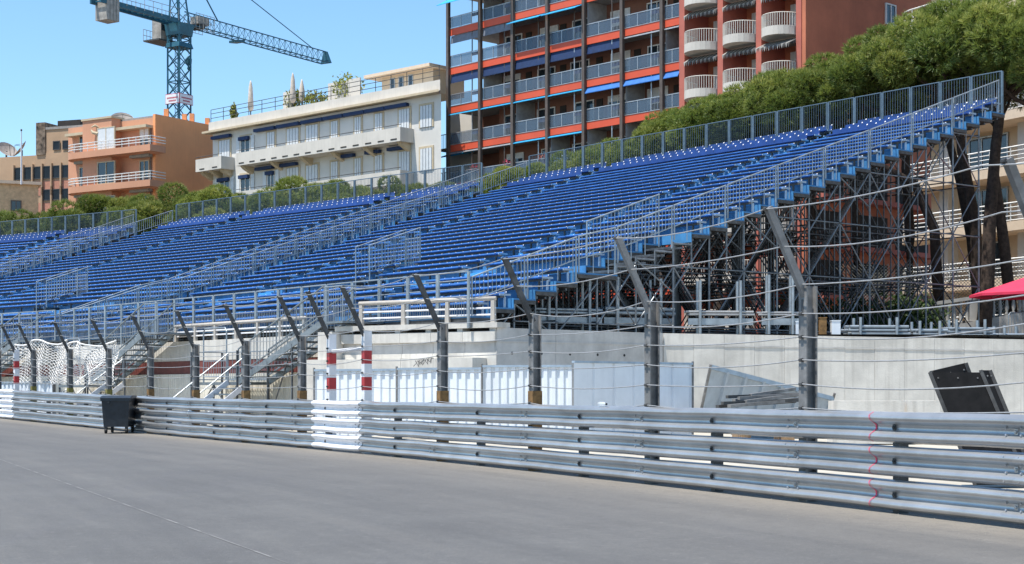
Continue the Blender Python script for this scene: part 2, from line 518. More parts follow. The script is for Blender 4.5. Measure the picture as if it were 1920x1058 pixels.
# pink spray marks running down the near beams
for t_, z0 in enumerate(TIER):
    b = MB(); vv = []
    ys_ = [1.0, 1.0]
    for k, (d, z) in enumerate(PROF):
        q = 0.598 - 0.014 * math.sin(k / 19 * math.pi)
        p, nn, dd = bpos(q), bnorm(q), bdir(q)
        w = 0.013 if 7 < k < 12 else 0.006
        for sg in (-1, 1):
            r = p + nn * (d + 0.0075) + dd * (w * sg); vv.append((r.x, r.y, z0 + z))
    b.add(vv, [(2 * k, 2 * k + 1, 2 * k + 3, 2 * k + 2) for k in range(len(PROF) - 1)])
    b.build('paint_mark', pinkspray, beams[(0.0, t_)])

# ------------------------------------------------------------------ debris fence posts and cables
ORD = ['nearest', 'second', 'third', 'fourth', 'fifth', 'sixth', 'seventh', 'eighth', 'ninth', 'tenth', 'eleventh', 'twelfth', 'thirteenth', 'fourteenth', 'fifteenth']
ARM_OUT, ARM_Z0, ARM_Z1 = 0.56, 2.60, 3.53
POSTS = []
def fence_post(q, label, style):
    p, nn, dd = bpos(q), bnorm(q), bdir(q)
    base = p - nn * 0.17
    fr = Fr(base.x, base.y, dd.x, dd.y, nn.x, nn.y)
    z0 = p.z
    t = thing('fence_post', base, label, 'fence post', 'debris fence posts')
    w = 0.085
    if style == 'striped':
        segs = [(0, 1.34, whitep), (1.34, 1.62, redp), (1.62, 1.90, whitep), (1.90, 2.18, redp), (2.18, 2.60, whitep)]
        for a, b_, m_ in segs:
            MB().fbox(fr, -w, w, -w, w, z0 + a, z0 + b_).build('painted_band', m_, t)
    else:
        b = MB()
        sec = [(-w, 0.078), (w, 0.078), (w, 0.062), (0.006, 0.062), (0.006, -0.062), (w, -0.062), (w, -0.078), (-w, -0.078), (-w, -0.062), (-0.006, -0.062), (-0.006, 0.062), (-w, 0.062)]
        ns = len(sec)
        b.add([fr(x_, y_, z0) for x_, y_ in sec] + [fr(x_, y_, z0 + 2.6) for x_, y_ in sec], [(k, (k + 1) % ns, ns + (k + 1) % ns, ns + k) for k in range(ns)] + [tuple(range(ns, 2 * ns)), tuple(reversed(range(ns)))])
        b.build('upright', steel, t)
        sl_ = MB().fbox(fr, -w - 0.006, w + 0.006, -0.088, 0.088, z0, z0 + (1.33 if style == 'rust' else 1.28))
        sl_.build('base_sleeve', rust if style == 'rust' else olive, t) if style in ('rust', 'olive') else None
        MB().fbox(fr, -0.02, 0.02, 0.078, 0.084, z0 + 2.30, z0 + 2.44).build('slot_plate', darksteel, t)
    a = fr(0, 0.04, z0 + ARM_Z0 - 0.12); e = fr(0, ARM_OUT, z0 + ARM_Z1)
    MB().bar(a, e, 0.075, 0.085, side=dd).build('arm', steel if q < 2.5 else darksteel, t)
    b = MB()
    for z in CABZ:
        if z > 2.62:
            k = (z - ARM_Z0) / (ARM_Z1 - ARM_Z0); c = fr(0, 0.04 + (ARM_OUT - 0.04) * k + 0.05, z0 + z)
        else: c = fr(0, 0.10, z0 + z)
        b.tube(c - dd * 0.03, c + dd * 0.03, 0.022, 6)
    tag(b.build('cable_clamps', darksteel, t), kind='stuff')
    POSTS.append(t)
CABZ = [1.13, 1.42, 1.71, 1.99, 2.27, 2.62, 3.07, 3.51]
sty = {0: 'plain', 1: 'plain', 2: 'plain', 3: 'rust', 4: 'rust', 5: 'striped', 6: 'rust', 7: 'rust', 8: 'rust', 9: 'rust', 10: 'olive', 11: 'olive', 12: 'olive'}
for i in range(-1, 15):
    if i == 12:
        pass
    s_ = sty.get(i, 'plain')
    if i < 0:
        lab = 'steel debris fence post just outside the right edge of the picture'
    elif i == 5:
        lab = 'red and white banded fence post with angled arm, right one of the pair'
    else:
        nm = ORD[i] if i < len(ORD) else 'last'
        lab = {0: 'fence post at the right edge of the picture, only its arm showing',
               1: 'thick dark steel fence post with angled arm in front of the lit concrete wall',
               2: 'steel fence post with angled arm left of the leaning hoarding sheet',
               3: 'fence post with rusty ochre base at the corner of the grey concrete wall',
               4: 'fence post with rusty base directly right of the red and white banded pair',
               6: 'fence post with rusty base directly left of the red and white banded pair',
               7: 'fence post with rusty base beside the lower landing of the long metal stair',
               8: 'fence post with rusty base left of the small gate of the lower landing',
               9: 'fence post with rusty base in front of the maroon band, right of the bin',
               10: 'fence post with olive base right behind the dark wheeled bin',
               11: 'fence post with olive base left of the bin, in front of the white net',
               12: 'fence post with olive base beside the single red and white banded post'}.get(i, 'distant fence post number %s along the barrier at the left edge' % nm)
    fence_post(float(i) if i else -0.085, lab, s_)
fence_post(5.52, 'red and white banded fence post with angled arm, left one of the pair', 'striped')
fence_post(12.48, 'single red and white banded fence post at the far left end of the white net', 'striped')
# white cross bar between the banded pair
p0, p1 = bpos(5.0) - bnorm(5) * 0.17, bpos(5.52) - bnorm(5.52) * 0.17
tag(MB().tube(p0 + Vector((0, 0, 2.23)), p1 + Vector((0, 0, 2.2)), 0.045, 8).build('cross_bar', whitep, smooth=True), 'white tube joining the two red and white banded posts', 'bar')
cname = ['lowest', 'second lowest', 'third lowest', 'middle lower', 'middle upper', 'third highest', 'second highest', 'topmost']
for ci, z in enumerate(CABZ):
    pts = []
    for i in range(-1, 14):
        for k in range(8):
            q = i + k / 8
            p, nn = bpos(q), bnorm(q)
            if z > 2.61: off = -0.17 + 0.04 + (ARM_OUT - 0.04) * (z - ARM_Z0) / (ARM_Z1 - ARM_Z0) + 0.05
            else: off = -0.17 + 0.10
            sag = (0.03 + 0.05 * ((i * 7 + ci * 3) % 5) / 4) * 4 * (k / 8) * (1 - k / 8)
            if z > 2.5: sag *= 1.5
            w = p + nn * off
            pts.append((w.x, w.y, p.z + z - sag))
    tag(MB().path(pts, 0.0078, 4).build('fence_cable', wire, smooth=True), 'thin grey steel cable of the debris fence, the %s of eight' % cname[ci], 'cable', 'debris fence cables')
# knotted wire on one cable left of the post with the rusty base
b = MB()
q0 = bpos(4.2) - bnorm(4.2) * 0.07
pts = []
for k in range(30):
    a = k / 29; c = bpos(4.06 + 0.22 * a) - bnorm(4.1) * 0.07
    pts.append((c.x + 0.03 * math.sin(k * 2.1), c.y, c.z + 1.93 + 0.05 * math.sin(k * 1.7) + 0.03 * math.cos(k * 2.9) - 0.06 * a))
tag(b.path(pts, 0.006, 4).build('wire_tangle', darksteel), 'tangle of dark tie wire hanging on a fence cable', 'wire')
# clear bottle lying on the top rail
p, nn, dd = bpos(2.32), bnorm(2.32), bdir(2.32)
bt = thing('plastic_bottle', p + nn * 0.03 + Vector((0, 0, 1.10)), 'small clear plastic bottle lying on the top guardrail beam', 'bottle')
c = p + nn * 0.03 + Vector((0, 0, 1.135))
MB().path([c, c + dd * -0.02, c + dd * -0.16, c + dd * -0.21, c + dd * -0.23], [0.02, 0.035, 0.035, 0.015, 0.013], 10).build('bottle_body', plastic_clear, bt, smooth=True)
MB().tube(c + dd * -0.228, c + dd * -0.25, 0.016, 8).build('bottle_cap', rubber, bt)

# ------------------------------------------------------------------ wheeled bin
def wheeled_bin():
    fr0 = bpos(9.14); nn, dd = bnorm(9.14), bdir(9.14)
    c = fr0 + nn * 0.60
    rot = -0.50
    d2 = Vector((dd.x * math.cos(rot) - dd.y * math.sin(rot), dd.x * math.sin(rot) + dd.y * math.cos(rot), 0))
    fr = Fr(c.x, c.y, -d2.x, -d2.y, d2.y * -1, d2.x) 
    n2 = Vector((-d2.y, d2.x, 0)); n2 = n2 if n2.y < 0 else -n2
    fr = Fr(c.x, c.y, -d2.x, -d2.y, -n2.x, -n2.y)
    z = fr0.z
    t = thing('wheeled_bin', (c.x, c.y, z), 'dark grey four-wheeled waste container standing against the guardrail', 'bin')
    W, D = 0.66, 0.42
    b = MB()
    def ring(w, d, zz): return [fr(-w, -d, zz), fr(w, -d, zz), fr(w, d, zz), fr(-w, d, zz)]
    b.hexa(ring(W * 0.86, D * 0.84, z + 0.20) + ring(W * 0.97, D * 0.97, z + 1.02))
    b.hexa(ring(W * 1.02, D * 1.03, z + 0.97) + ring(W * 1.02, D * 1.03, z + 1.05))
    b.build('bin_body', binm, t)
    b = MB()
    n = 8
    for k in range(n):
        a0_, a1_ = -1 + 2 * k / n, -1 + 2 * (k + 1) / n
        h0, h1 = 1.06 + 0.07 * (1 - a0_ ** 4), 1.06 + 0.07 * (1 - a1_ ** 4)
        q = [fr(a0_ * W * 1.06, -D * 1.1, z + 1.055), fr(a1_ * W * 1.06, -D * 1.1, z + 1.055), fr(a1_ * W * 1.06, D * 1.08, z + 1.055), fr(a0_ * W * 1.06, D * 1.08, z + 1.055),
             fr(a0_ * W * 1.04, -D * 1.06, z + h0), fr(a1_ * W * 1.04, -D * 1.06, z + h1), fr(a1_ * W * 1.04, D * 1.05, z + h1), fr(a0_ * W * 1.04, D * 1.05, z + h0)]
        b.hexa(q)
    lid = b.build('lid', binm, t)
    b = MB().tube(fr(-W * 0.5, -D * 1.16, z + 1.05), fr(W * 0.5, -D * 1.16, z + 1.05), 0.018, 8); b.build('handle', binm, lid)
    for sx in (-1, 1):
        MB().tube(fr(sx * W * 1.02, -0.18, z + 0.93), fr(sx * W * 1.12, -0.18, z + 0.93), 0.03, 8).build('lifting_lug', binm, t)
        for sy in (-1, 1):
            w = fr(sx * W * 0.74, sy * D * 0.72, z + 0.09)
            MB().tube(w - d2 * 0.0 - n2 * 0.03, w + n2 * 0.03, 0.09, 14).build('wheel', rubber, t)
            MB().bar(w + Vector((0, 0, 0.0)), w + Vector((0, 0, 0.13)), 0.08, 0.08).build('castor_fork', darksteel, t)
    MB().fbox(fr, W * 0.35, W * 0.52, -D * 0.985, -D * 0.955, z + 0.86, z + 0.91).build('label_plate', labelm, t)
    q = [fr(-W * 0.975, -D * 0.2, z + 0.97), fr(-W * 0.975, D * 0.05, z + 0.97), fr(-W * 0.945, D * 0.05, z + 0.62), fr(-W * 0.945, -D * 0.2, z + 0.62)]
    off = d2 * 0.012
    MB().add([x + off for x in q], [(0, 1, 2, 3)]).build('reflective_strip', labelm, t)
wheeled_bin()

# ------------------------------------------------------------------ grandstand blocks
STEP, RISE = 0.85, 0.296
LOW0_S, LOW0_Z = -2.55, 3.56          # first lower tread
UP0_S, UP0_Z = 3.41, 5.45             # first upper tread
NLOW, NUP = 5, 25
BASE_Z = 3.2
def treads():
    r = [('low', i, LOW0_S + STEP * i, LOW0_S + STEP * (i + 1), LOW0_Z + RISE * i) for i in range(NLOW)]
    r.append(('plat', 0, 1.70, UP0_S, 5.06))
    r += [('up', j, UP0_S + STEP * j, UP0_S + STEP * (j + 1), UP0_Z + RISE * j) for j in range(NUP)]
    return r
TR = treads()
def tread_z(s):
    for k, i, a, b_, z in TR:
        if a <= s < b_: return z
    return TR[-1][4] if s >= TR[-1][2] else LOW0_Z
# one seat: rounded pan with a low back, sun glint painted as a white fleck; facing -y, 0.46 wide
def seat_geo(high):
    b = MB()
    w = 0.234
    hb = 0.27 if high else 0.075
    prof = [(-0.20, 0.385), (-0.215, 0.41), (-0.20, 0.435), (-0.10, 0.43), (0.06, 0.42), (0.13, 0.44), (0.165, 0.50), (0.185, 0.42 + hb), (0.205, 0.425 + hb), (0.215, 0.41 + hb), (0.19, 0.48), (0.14, 0.40), (0.0, 0.385)]
    n = len(prof)
    vv = [(x_, y_, z_) for x_ in (-w, -w + 0.03, w - 0.03, w) for y_, z_ in [(py, pz - ((0.03 if high else 0.008) if abs(x_) == w and pz > 0.44 else 0)) for py, pz in prof]]
    fs = []
    for k in range(3):
        for j in range(n):
            j2 = (j + 1) % n
            fs.append((k * n + j, k * n + j2, (k + 1) * n + j2, (k + 1) * n + j))
    fs += [tuple(range(n)), tuple(reversed(range(3 * n, 4 * n)))]
    b.add(vv, fs, 0)
    t = 0.05 if high else 0.036
    zt = 0.432 + hb
    b.add([(w - t, 0.172, zt - 0.045), (w + 0.01, 0.172, zt - 0.045), (w + 0.01, 0.20, zt + 0.006), (w - t, 0.20, zt + 0.006), (w - t, 0.222, zt - 0.01), (w + 0.01, 0.222, zt - 0.01)], [(0, 1, 2, 3), (3, 2, 5, 4)], 1)
    return b
def seat_mesh(high):
    g = seat_geo(high)
    me = bpy.data.meshes.new('seat'); me.from_pydata(g.v, [], g.f)
    me.materials.append(seattop if high else seatm); me.materials.append(glint_m)
    me.polygons.foreach_set('material_index', g.m)
    return me, g
SEAT_LO, GEO_LO = seat_mesh(False)
SEAT_HI, GEO_HI = seat_mesh(True)
PITCH = 0.475

def sloped_railing(fr, parent, t, s_list, zf, top=1.15, low=0.45, bar_sp=0.155, m_=None, name='railing_panel', legs=True, r=0.022):
    """railing panel along s at fixed t; s_list = panel ends; zf(s) = line the rail follows"""
    m_ = m_ or rail
    for a, e in zip(s_list[:-1], s_list[1:]):
        b = MB()
        e2 = e - 0.06
        b.tube(fr(t, a, zf(a) + top), fr(t, e2, zf(e2) + top), r + 0.004, 6)
        b.tube(fr(t, a, zf(a) + low), fr(t, e2, zf(e2) + low), r, 5)
        for q in (a + 0.03, e2 - 0.03):
            b.tube(fr(t, q, tread_z(q)), fr(t, q, zf(q) + top), r + 0.008, 6)
        n = max(1, int((e2 - a) / bar_sp))
        for k in range(1, n):
            q = a + (e2 - a) * k / n
            zb = tread_z(q) + 0.02 if (legs and k % 4 == 0) else zf(q) + low
            b.tube(fr(t, q, zb), fr(t, q, zf(q) + top), 0.013 if k % 4 else 0.019, 4, cap=False)
        b.build(name, m_, parent)
def line_railing(fr, parent, t0, t1, s, z, top, low, pan, bar_sp, m_=None, post_r=0.032, bars_to=None, extra=(), name='railing_panel', zpost=None, post_w=None):
    """level railing panels along t"""
    m_ = m_ or rail
    n = max(1, round((t1 - t0) / pan)); w = (t1 - t0) / n
    for k in range(n):
        a, e = t0 + w * k + 0.03, t0 + w * (k + 1) - 0.03
        b = MB()
        b.tube(fr(a, s, z + top), fr(e, s, z + top), 0.024, 6)
        b.tube(fr(a, s, z + low), fr(e, s, z + low), 0.02, 5)
        zp = z if zpost is None else zpost
        for q in (a, e):
            if post_w: b.fbox(fr, q - post_w / 2, q + post_w / 2, s - 0.03, s + 0.03, zp, z + top - 0.01)
            else: b.tube(fr(q, s, zp), fr(q, s, z + top), post_r, 6)
        bt = top if bars_to is None else bars_to
        for q in extra: b.tube(fr(a, s, z + q), fr(e, s, z + q), 0.017, 5)
        nb = int((e - a) / bar_sp)
        for j in range(1, nb):
            q = a + (e - a) * j / nb
            b.tube(fr(q, s, z + low), fr(q, s, z + bt), 0.011, 4, cap=False)
        b.build(name, m_, parent)

def grandstand(fr, T, aisles, vom, label, nseat_parts, endcut, wedge=None, right_rail=True, frames=True, t_lo=0.0):
    o = fr(0, LOW0_S, BASE_Z)
    g = thing('grandstand', o, label, 'grandstand', 'grandstand blocks')
    AW = 0.62                                    # half width of an aisle
    v0, v1, vj = vom
    def cuts(kind, idx):
        c = []
        for a in aisles: c.append((a - AW, a + AW))
        if kind == 'up' and idx < vj: c.append((v0, v1))
        if kind == 'up' and idx < endcut: c.append((-1, 1.5))
        return c
    def split(cs, a, e):
        seg = [(a, e)]
        for c0, c1 in cs:
            ns = []
            for p0, p1 in seg:
                if c1 <= p0 or c0 >= p1: ns.append((p0, p1)); continue
                if c0 > p0: ns.append((p0, c0))
                if c1 < p1: ns.append((c1, p1))
            seg = ns
        return sorted(seg)
    seats = []
    prevz = BASE_Z + 0.15
    for kind, idx, a, e, z in TR:
        hole = [(v0, v1)] if (kind == 'up' and idx < vj) else []
        if kind == 'up' and idx < endcut: hole.append((-1, 1.5))
        b = MB()
        for p0, p1 in split(hole, 0, T):
            b.fbox(fr, p0, p1, a, e + 0.02, z - 0.05, z)
            if kind != 'low' or idx: b.fbox(fr, p0, p1, a - 0.025, a, (prevz - 0.03) if kind != 'low' or idx else z - 0.25, z + 0.004)
        b.build('tread', deck, g)
        b = MB()
        for p0, p1 in split(hole, -0.03, T + 0.03): b.fbox(fr, p0, p1, a + 0.004, e - 0.004, z - 0.17, z - 0.052)
        b.build('tread_frame', darksteel, g)
        prevz = z
        if kind != 'plat':
            b = MB(); br = MB()
            for p0, p1 in split(cuts(kind, idx), 0.12, T - 0.12):
                sc = e - 0.27
                b.fbox(fr, p0, p1, sc - 0.04, sc + 0.04, z + 0.31, z + 0.38)
                k = p0 + 0.4
                while k < p1:
                    b.fbox(fr, k - 0.03, k + 0.03, sc - 0.03, sc + 0.03, z, z + 0.31); k += 1.9
                for q in (p0, p1):
                    br.fbox(fr, q - 0.02, q + 0.02, sc - 0.20, sc + 0.22, z + 0.37, z + 0.43)
                    br.fbox(fr, q - 0.02, q + 0.02, sc - 0.03, sc + 0.03, z, z + 0.33)
                n = int((p1 - p0) / PITCH)
                off = (p1 - p0 - n * PITCH) / 2
                for i in range(n):
                    seats.append((p0 + off + PITCH * (i + 0.5), sc, z, kind == 'up' and idx >= NUP - 3))
            b.build('seat_beam', darksteel, g)
            if br.v: tag(br.build('end_brackets', bracket_m, g), kind='stuff')
        for a_ in aisles:                         # half steps in the aisles
            if kind == 'up' and idx < NUP - 1:
                MB().fbox(fr, a_ - AW + 0.06, a_ + AW - 0.06, a + STEP * 0.52, a + STEP - 0.03, z + 0.002, z + RISE * 0.5).build('aisle_step', decklight if random.random() < 0.55 else deck, g)
    # odd lighter cover boards lying in the rows
    for k in range(9):
        kk = random.choice([q for q in TR if q[0] != 'plat'][:14])
        t_ = random.uniform(1, T - 3)
        MB().fbox(fr, t_, t_ + random.uniform(0.8, 2.0), kk[2] + 0.03, kk[2] + 0.40, kk[4] + 0.006, kk[4] + 0.03).build('cover_board', decklight, g)
    # seats: the largest in view are parts, the rest one joined part
    rz = fr.rz()
    # local seat frame: x along t, -y towards the viewer (negative s)
    if fr.t[0] * fr.s[1] - fr.t[1] * fr.s[0] < 0: rz += math.pi
    seats.sort(key=lambda q: fr.depth(q[0], q[1]))
    for t_, s_, z, hi in seats[:nseat_parts]:
        inst('seat', SEAT_HI if hi else SEAT_LO, g, fr(t_ + random.uniform(-0.004, 0.004), s_, z), rz + random.uniform(-0.03, 0.03))
    R = Matrix.Rotation(rz, 3, 'Z')
    for hi, geo, m_ in ((False, GEO_LO, seatm), (True, GEO_HI, seattop)):
        b = MB()
        loc = [R @ Vector(v_) for v_ in geo.v]
        for t_, s_, z, h in seats[nseat_parts:]:
            if h != hi: continue
            c = fr(t_, s_, z); base = len(b.v)
            b.v += [(c.x + v_.x, c.y + v_.y, c.z + v_.z) for v_ in loc]
            b.f += [tuple(i + base for i in f_) for f_ in geo.f]; b.m += geo.m
        if b.v: tag(b.build('seat', [m_, glint_m], g), kind='stuff')
    # railings
    zf_up = lambda s: UP0_Z + (s - UP0_S - STEP * 0.5) * RISE / STEP + 0.14
    zf_lo = lambda s: LOW0_Z + (s - LOW0_S - STEP * 0.5) * RISE / STEP + 0.14
    ups = [UP0_S + STEP * 3 * k for k in range(9)]
    ups[-1] = UP0_S + STEP * NUP - 0.3
    for t_ in ((0.0, T) if right_rail else (T,)):
        sloped_railing(fr, g, t_, ups, zf_up)
        sloped_railing(fr, g, t_, [LOW0_S + 0.05, LOW0_S + 2.2, 1.75], zf_lo)
        sloped_railing(fr, g, t_, [1.75, UP0_S], lambda s: lerp(zf_lo(1.75), zf_up(UP0_S), (s - 1.75) / (UP0_S - 1.75)))
    if endcut: sloped_railing(fr, g, 1.5, [UP0_S, UP0_S + STEP * endcut], lambda s: zf_up(s) + 0.3, top=1.15, low=0.1, legs=False)
    # vomitory railings
    for t_ in (v0 + 0.05, v1 - 0.05):
        sloped_railing(fr, g, t_, [UP0_S + 0.1, UP0_S + STEP * vj + 0.1], lambda s: zf_up(s) + 0.35, top=1.2, low=0.15, legs=False)
    sb = UP0_S + STEP * vj
    b = MB()
    for k in range(10):
        q = lerp(v0, v1, k / 9); b.tube(fr(q, sb, tread_z(sb)), fr(q, sb, tread_z(sb) + 1.15), 0.012, 4)
    b.tube(fr(v0, sb, tread_z(sb) + 1.15), fr(v1, sb, tread_z(sb) + 1.15), 0.024, 6)
    b.build('opening_rail', rail, g)
    b = MB()
    b.fbox(fr, v0 - 0.06, v0, UP0_S, sb, 3.3, UP0_Z + 0.2); b.fbox(fr, v1, v1 + 0.06, UP0_S, sb, 3.3, UP0_Z + 0.2)
    b.build('opening_side', darksteel, g)
    # back railing
    line_railing(fr, g, 0, T, UP0_S + STEP * NUP - 0.1, TR[-1][4], 1.72, 0.12, 1.55, 0.125, backrail, name='back_railing_panel', post_w=0.10)
    # front railing: posts, two rails, barred lower half
    line_railing(fr, g, 0, T, LOW0_S - 0.02, LOW0_Z - 0.02, 1.36, 0.02, 1.6, 0.115, rail, bars_to=0.62, extra=(0.62, 0.86, 1.11), name='front_railing_panel', zpost=BASE_Z, post_w=0.085)
    # scaffold under the stand
    if frames:
        levels = [BASE_Z + 0.25, BASE_Z + 2.25, BASE_Z + 4.25, BASE_Z + 6.25, BASE_Z + 8.25]
        ss = [LOW0_S + 0.02 + 1.7 * k for k in range(16)]
        nfr = 19 if endcut else 9
        for k in range(nfr):
            t_ = 0.03 + (T - 0.06) * k / (nfr - 1)
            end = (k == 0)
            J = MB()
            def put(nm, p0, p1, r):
                if end: MB().tube(p0, p1, r, 6).build(nm, tube_lit, g)
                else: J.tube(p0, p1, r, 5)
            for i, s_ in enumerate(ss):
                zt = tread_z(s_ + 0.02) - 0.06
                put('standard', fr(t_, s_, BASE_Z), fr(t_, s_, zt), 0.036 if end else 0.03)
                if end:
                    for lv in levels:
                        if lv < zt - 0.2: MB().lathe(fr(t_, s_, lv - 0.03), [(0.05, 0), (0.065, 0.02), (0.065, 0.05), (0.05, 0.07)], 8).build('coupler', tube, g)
                if i + 1 < len(ss):
                    s2 = ss[i + 1]; z2 = tread_z(s2 + 0.02) - 0.06
                    for li, lv in enumerate(levels):
                        if lv < zt - 0.1:
                            put('ledger', fr(t_, s_, lv), fr(t_, s2, lv), 0.026)
                            nx = lv + 2.0
                            if (i + li + k) % 2 == 0 and nx < z2: put('brace', fr(t_, s_, lv), fr(t_, s2, nx), 0.025)
                            elif nx < zt: put('brace', fr(t_, s_, nx), fr(t_, s2, lv), 0.025)
                    # step frame right under the treads
                    sm = s_ + 0.85; zm = tread_z(sm + 0.02) - 0.06
                    put('step_rail', fr(t_, s_, zt - 0.06), fr(t_, sm - 0.02, zt - 0.06), 0.035)
                    put('step_rail', fr(t_, sm, zm - 0.06), fr(t_, s2 - 0.02, zm - 0.06), 0.035)
                    put('step_leg', fr(t_, sm, zt - 0.9 if i % 3 else zt - 1.5), fr(t_, sm, zm - 0.05), 0.027)
                    if i % 3 == 1: put('brace', fr(t_, s_, zt - 0.1), fr(t_, s2, zt - 1.1), 0.03)
                    else: put('brace', fr(t_, s_, zt - 1.6), fr(t_, s2, z2 - 0.25), 0.03)
            if not end: tag(J.build('scaffold_frame', tube, g), kind='stuff')
        J = MB()
        for s_ in ss[::1]:
            zt = tread_z(s_ + 0.02)
            for lv in levels:
                if lv < zt - 0.3: J.tube(fr(0.03, s_, lv + 0.06), fr(T, s_, lv + 0.06), 0.026, 5)
            for k in range(0, nfr - 1):
                ta, tb = T * k / (nfr - 1), T * (k + 1) / (nfr - 1)
                if k % 2: ta, tb = tb, ta
                if zt > 5.5: J.tube(fr(ta, s_, BASE_Z + 0.2), fr(tb, s_, BASE_Z + 2.2), 0.024, 4)
                if zt > 8: J.tube(fr(tb, s_, BASE_Z + 2.2), fr(ta, s_, BASE_Z + 4.2), 0.024, 4)
        for kind, idx, a, e, z in TR:
            for q in (0.1, 0.45): J.tube(fr(0.05, a + q, z - 0.24), fr(T, a + q, z - 0.24), 0.05, 4)
        tag(J.build('long_ledgers', tube, g), kind='stuff')
        # diagonal planks showing at the underside edge of each tread
    return g
a1 = math.radians(38.7)
F1 = Fr(0.726, 49.5, -math.sin(a1), math.cos(a1), math.cos(a1), math.sin(a1))
a2 = math.radians(46.5)
F2 = Fr(-18.6, 73.3, -math.sin(a2), math.cos(a2), math.cos(a2), math.sin(a2))
a3 = math.radians(55.5)
o3 = F2(30.6, 0, 0)
F3 = Fr(o3.x, o3.y, -math.sin(a3), math.cos(a3), math.cos(a3), math.sin(a3))
grandstand(F1, 30.3, (8.2, 23.3), (14.5, 15.6, 3), 'nearest block of the blue-seated grandstand, its scaffold end facing the concrete wall', 300, 4)
grandstand(F2, 30.0, (6.7, 20.9), (11.2, 12.3, 3), 'middle block of the blue-seated grandstand between the two diagonal stair railings', 200, 0)
grandstand(F3, 26.0, (7.0, 19.0), (13.0, 14.3, 4), 'far left block of the blue-seated grandstand above the white net', 100, 0)

# ------------------------------------------------------------------ terrace and concrete walls
WZ = 3.2
c0 = Vector((-0.45, 47.6, 0))        # corner of plinth and grey wall
c1 = Vector((4.93, 52.3, 0))         # corner of grey wall and lit wall
c2 = Vector((17.0, 53.2, 0))
c3 = c2 + (c2 - c1) * 2.2
lw0 = F1(8.0, -2.75, 0); lw1 = F1(30.3, -2.75, 0)
lw2 = F2(0, -2.75, 0); lw3 = F2(30.5, -2.75, 0); lw4 = F3(26, -2.75, 0)
poly = [c0 + Vector((0.3, 0.3, 0)), c1 + Vector((0, 0.4, 0)), c2 + Vector((0, 0.4, 0)), c3 + Vector((0, 0.4, 0)), Vector((300, 75, 0)), Vector((300, 700, 0)), Vector((-420, 700, 0)), Vector((-420, 150, 0)), lw4 + Vector((0, 0.3, 0)), lw3 + Vector((0, 0.3, 0)), lw2 + Vector((0, 0.3, 0)), lw1 + Vector((0, 0.3, 0)), lw0 + Vector((0, 0.3, 0))]
tag(MB().add([(q.x, q.y, WZ - 0.01) for q in poly], [tuple(range(len(poly)))]).build('terrace', mat('terrace_ground', (0.13, 0.115, 0.10), 0.95, 0, 0.2, 0.5)), kind='structure')
def panel_wall(name, A, B, z0, z1, n, label, m_, thick=0.35, gap=0.007, holes=False, lift=False, drop=0.0):
    d = (B - A); L_ = d.length
    fr = Fr(A.x, A.y, d.x, d.y)
    t = thing(name, A, label, 'wall')
    MB().fbox(fr, 0, L_, 0.03, thick - 0.03, z0, z1 - 0.02 - drop).build('wall_core', joint, t)
    w = L_ / n
    for k in range(n):
        dz = 0.004 * ((k * 7) % 3)
        dz = drop * k / n
        q0, q1 = w * k + gap / 2, w * (k + 1) - gap / 2; f0 = -0.004 * ((k * 5) % 3)
        za, zb_w = z1 - drop * k / n, z1 - drop * (k + 1) / n
        o = MB().hexa([fr(q0, f0, z0), fr(q1, f0, z0), fr(q1, thick - 0.02, z0), fr(q0, thick - 0.02, z0), fr(q0, f0, za), fr(q1, f0, zb_w), fr(q1, thick - 0.02, zb_w), fr(q0, thick - 0.02, za)]).build('wall_panel', m_, t)
        if lift: MB().fbox(fr, w * k + gap / 2, w * (k + 1) - gap / 2, -0.022, -0.0085, z1 - dz - 0.42, z1 - dz - 0.38 + 0.01 * (k % 2)).build('pour_ledge', concrete2, o)
        if holes:
            for hx in (0.25, 0.75):
                MB().tube(fr(w * (k + hx), -0.012, z1 - 0.75), fr(w * (k + hx), 0.0, z1 - 0.75), 0.045, 8).build('tie_hole', rubber, o)
    return fr, t
panel_wall('concrete_wall', c0, c1, 0, WZ, 3, 'shaded grey concrete retaining wall below the scaffold end of the grandstand', concrete2, holes=True, lift=True)
panel_wall('concrete_wall', c1 + Vector((0.02, 0.03, 0)), c2 + (c2 - c1) * 0.25, 0, WZ, 15, 'long sunlit pale concrete retaining wall on the right, pipe racks along its top', concrete, lift=True, drop=0.22)
# stepped plinth left of the corner
PD = Vector((-0.825, 0.565, 0))
FP = Fr(c0.x, c0.y, PD.x, PD.y)
plinth = thing('concrete_plinth', c0, 'stepped white concrete plinth with slotted top below the cream handrail', 'wall')
PL = 6.0
n = 5
for k in range(n):
    a, e = PL * k / n + 0.006, PL * (k + 1) / n - 0.006
    MB().fbox(FP, a, e, -0.02, 0.6, 0, 2.46).build('upper_panel', concrete, plinth)
    MB().fbox(FP, a, e, -0.10, 0.5, 2.80, 3.10).build('parapet_block', concrete, plinth)
    MB().fbox(FP, a, e, 0.03, 0.5, 2.46, 2.80).build('recess_panel', concrete2, plinth)
    MB().fbox(FP, a + 0.02, a + 0.22, -0.06, 0.3, 3.10, 3.20).build('spacer_block', concrete, plinth)
for k in range(5):
    a, e = 0.35 + 1.35 * k + 0.006, 0.35 + 1.35 * (k + 1) - 0.006
    MB().fbox(FP, a, e, -0.75, -0.03, 0, 2.30 - 0.01 * (k % 2)).build('lower_block', concrete, plinth)
MB().fbox(FP, -0.1, PL + 0.2, -0.14, 0.55, 3.20, 3.36).build('top_slab', concrete, plinth)
MB().fbox(FP, PL + 0.01, PL + 0.6, -0.5, 0.5, 0, 3.18).build('end_pier', concrete, plinth)
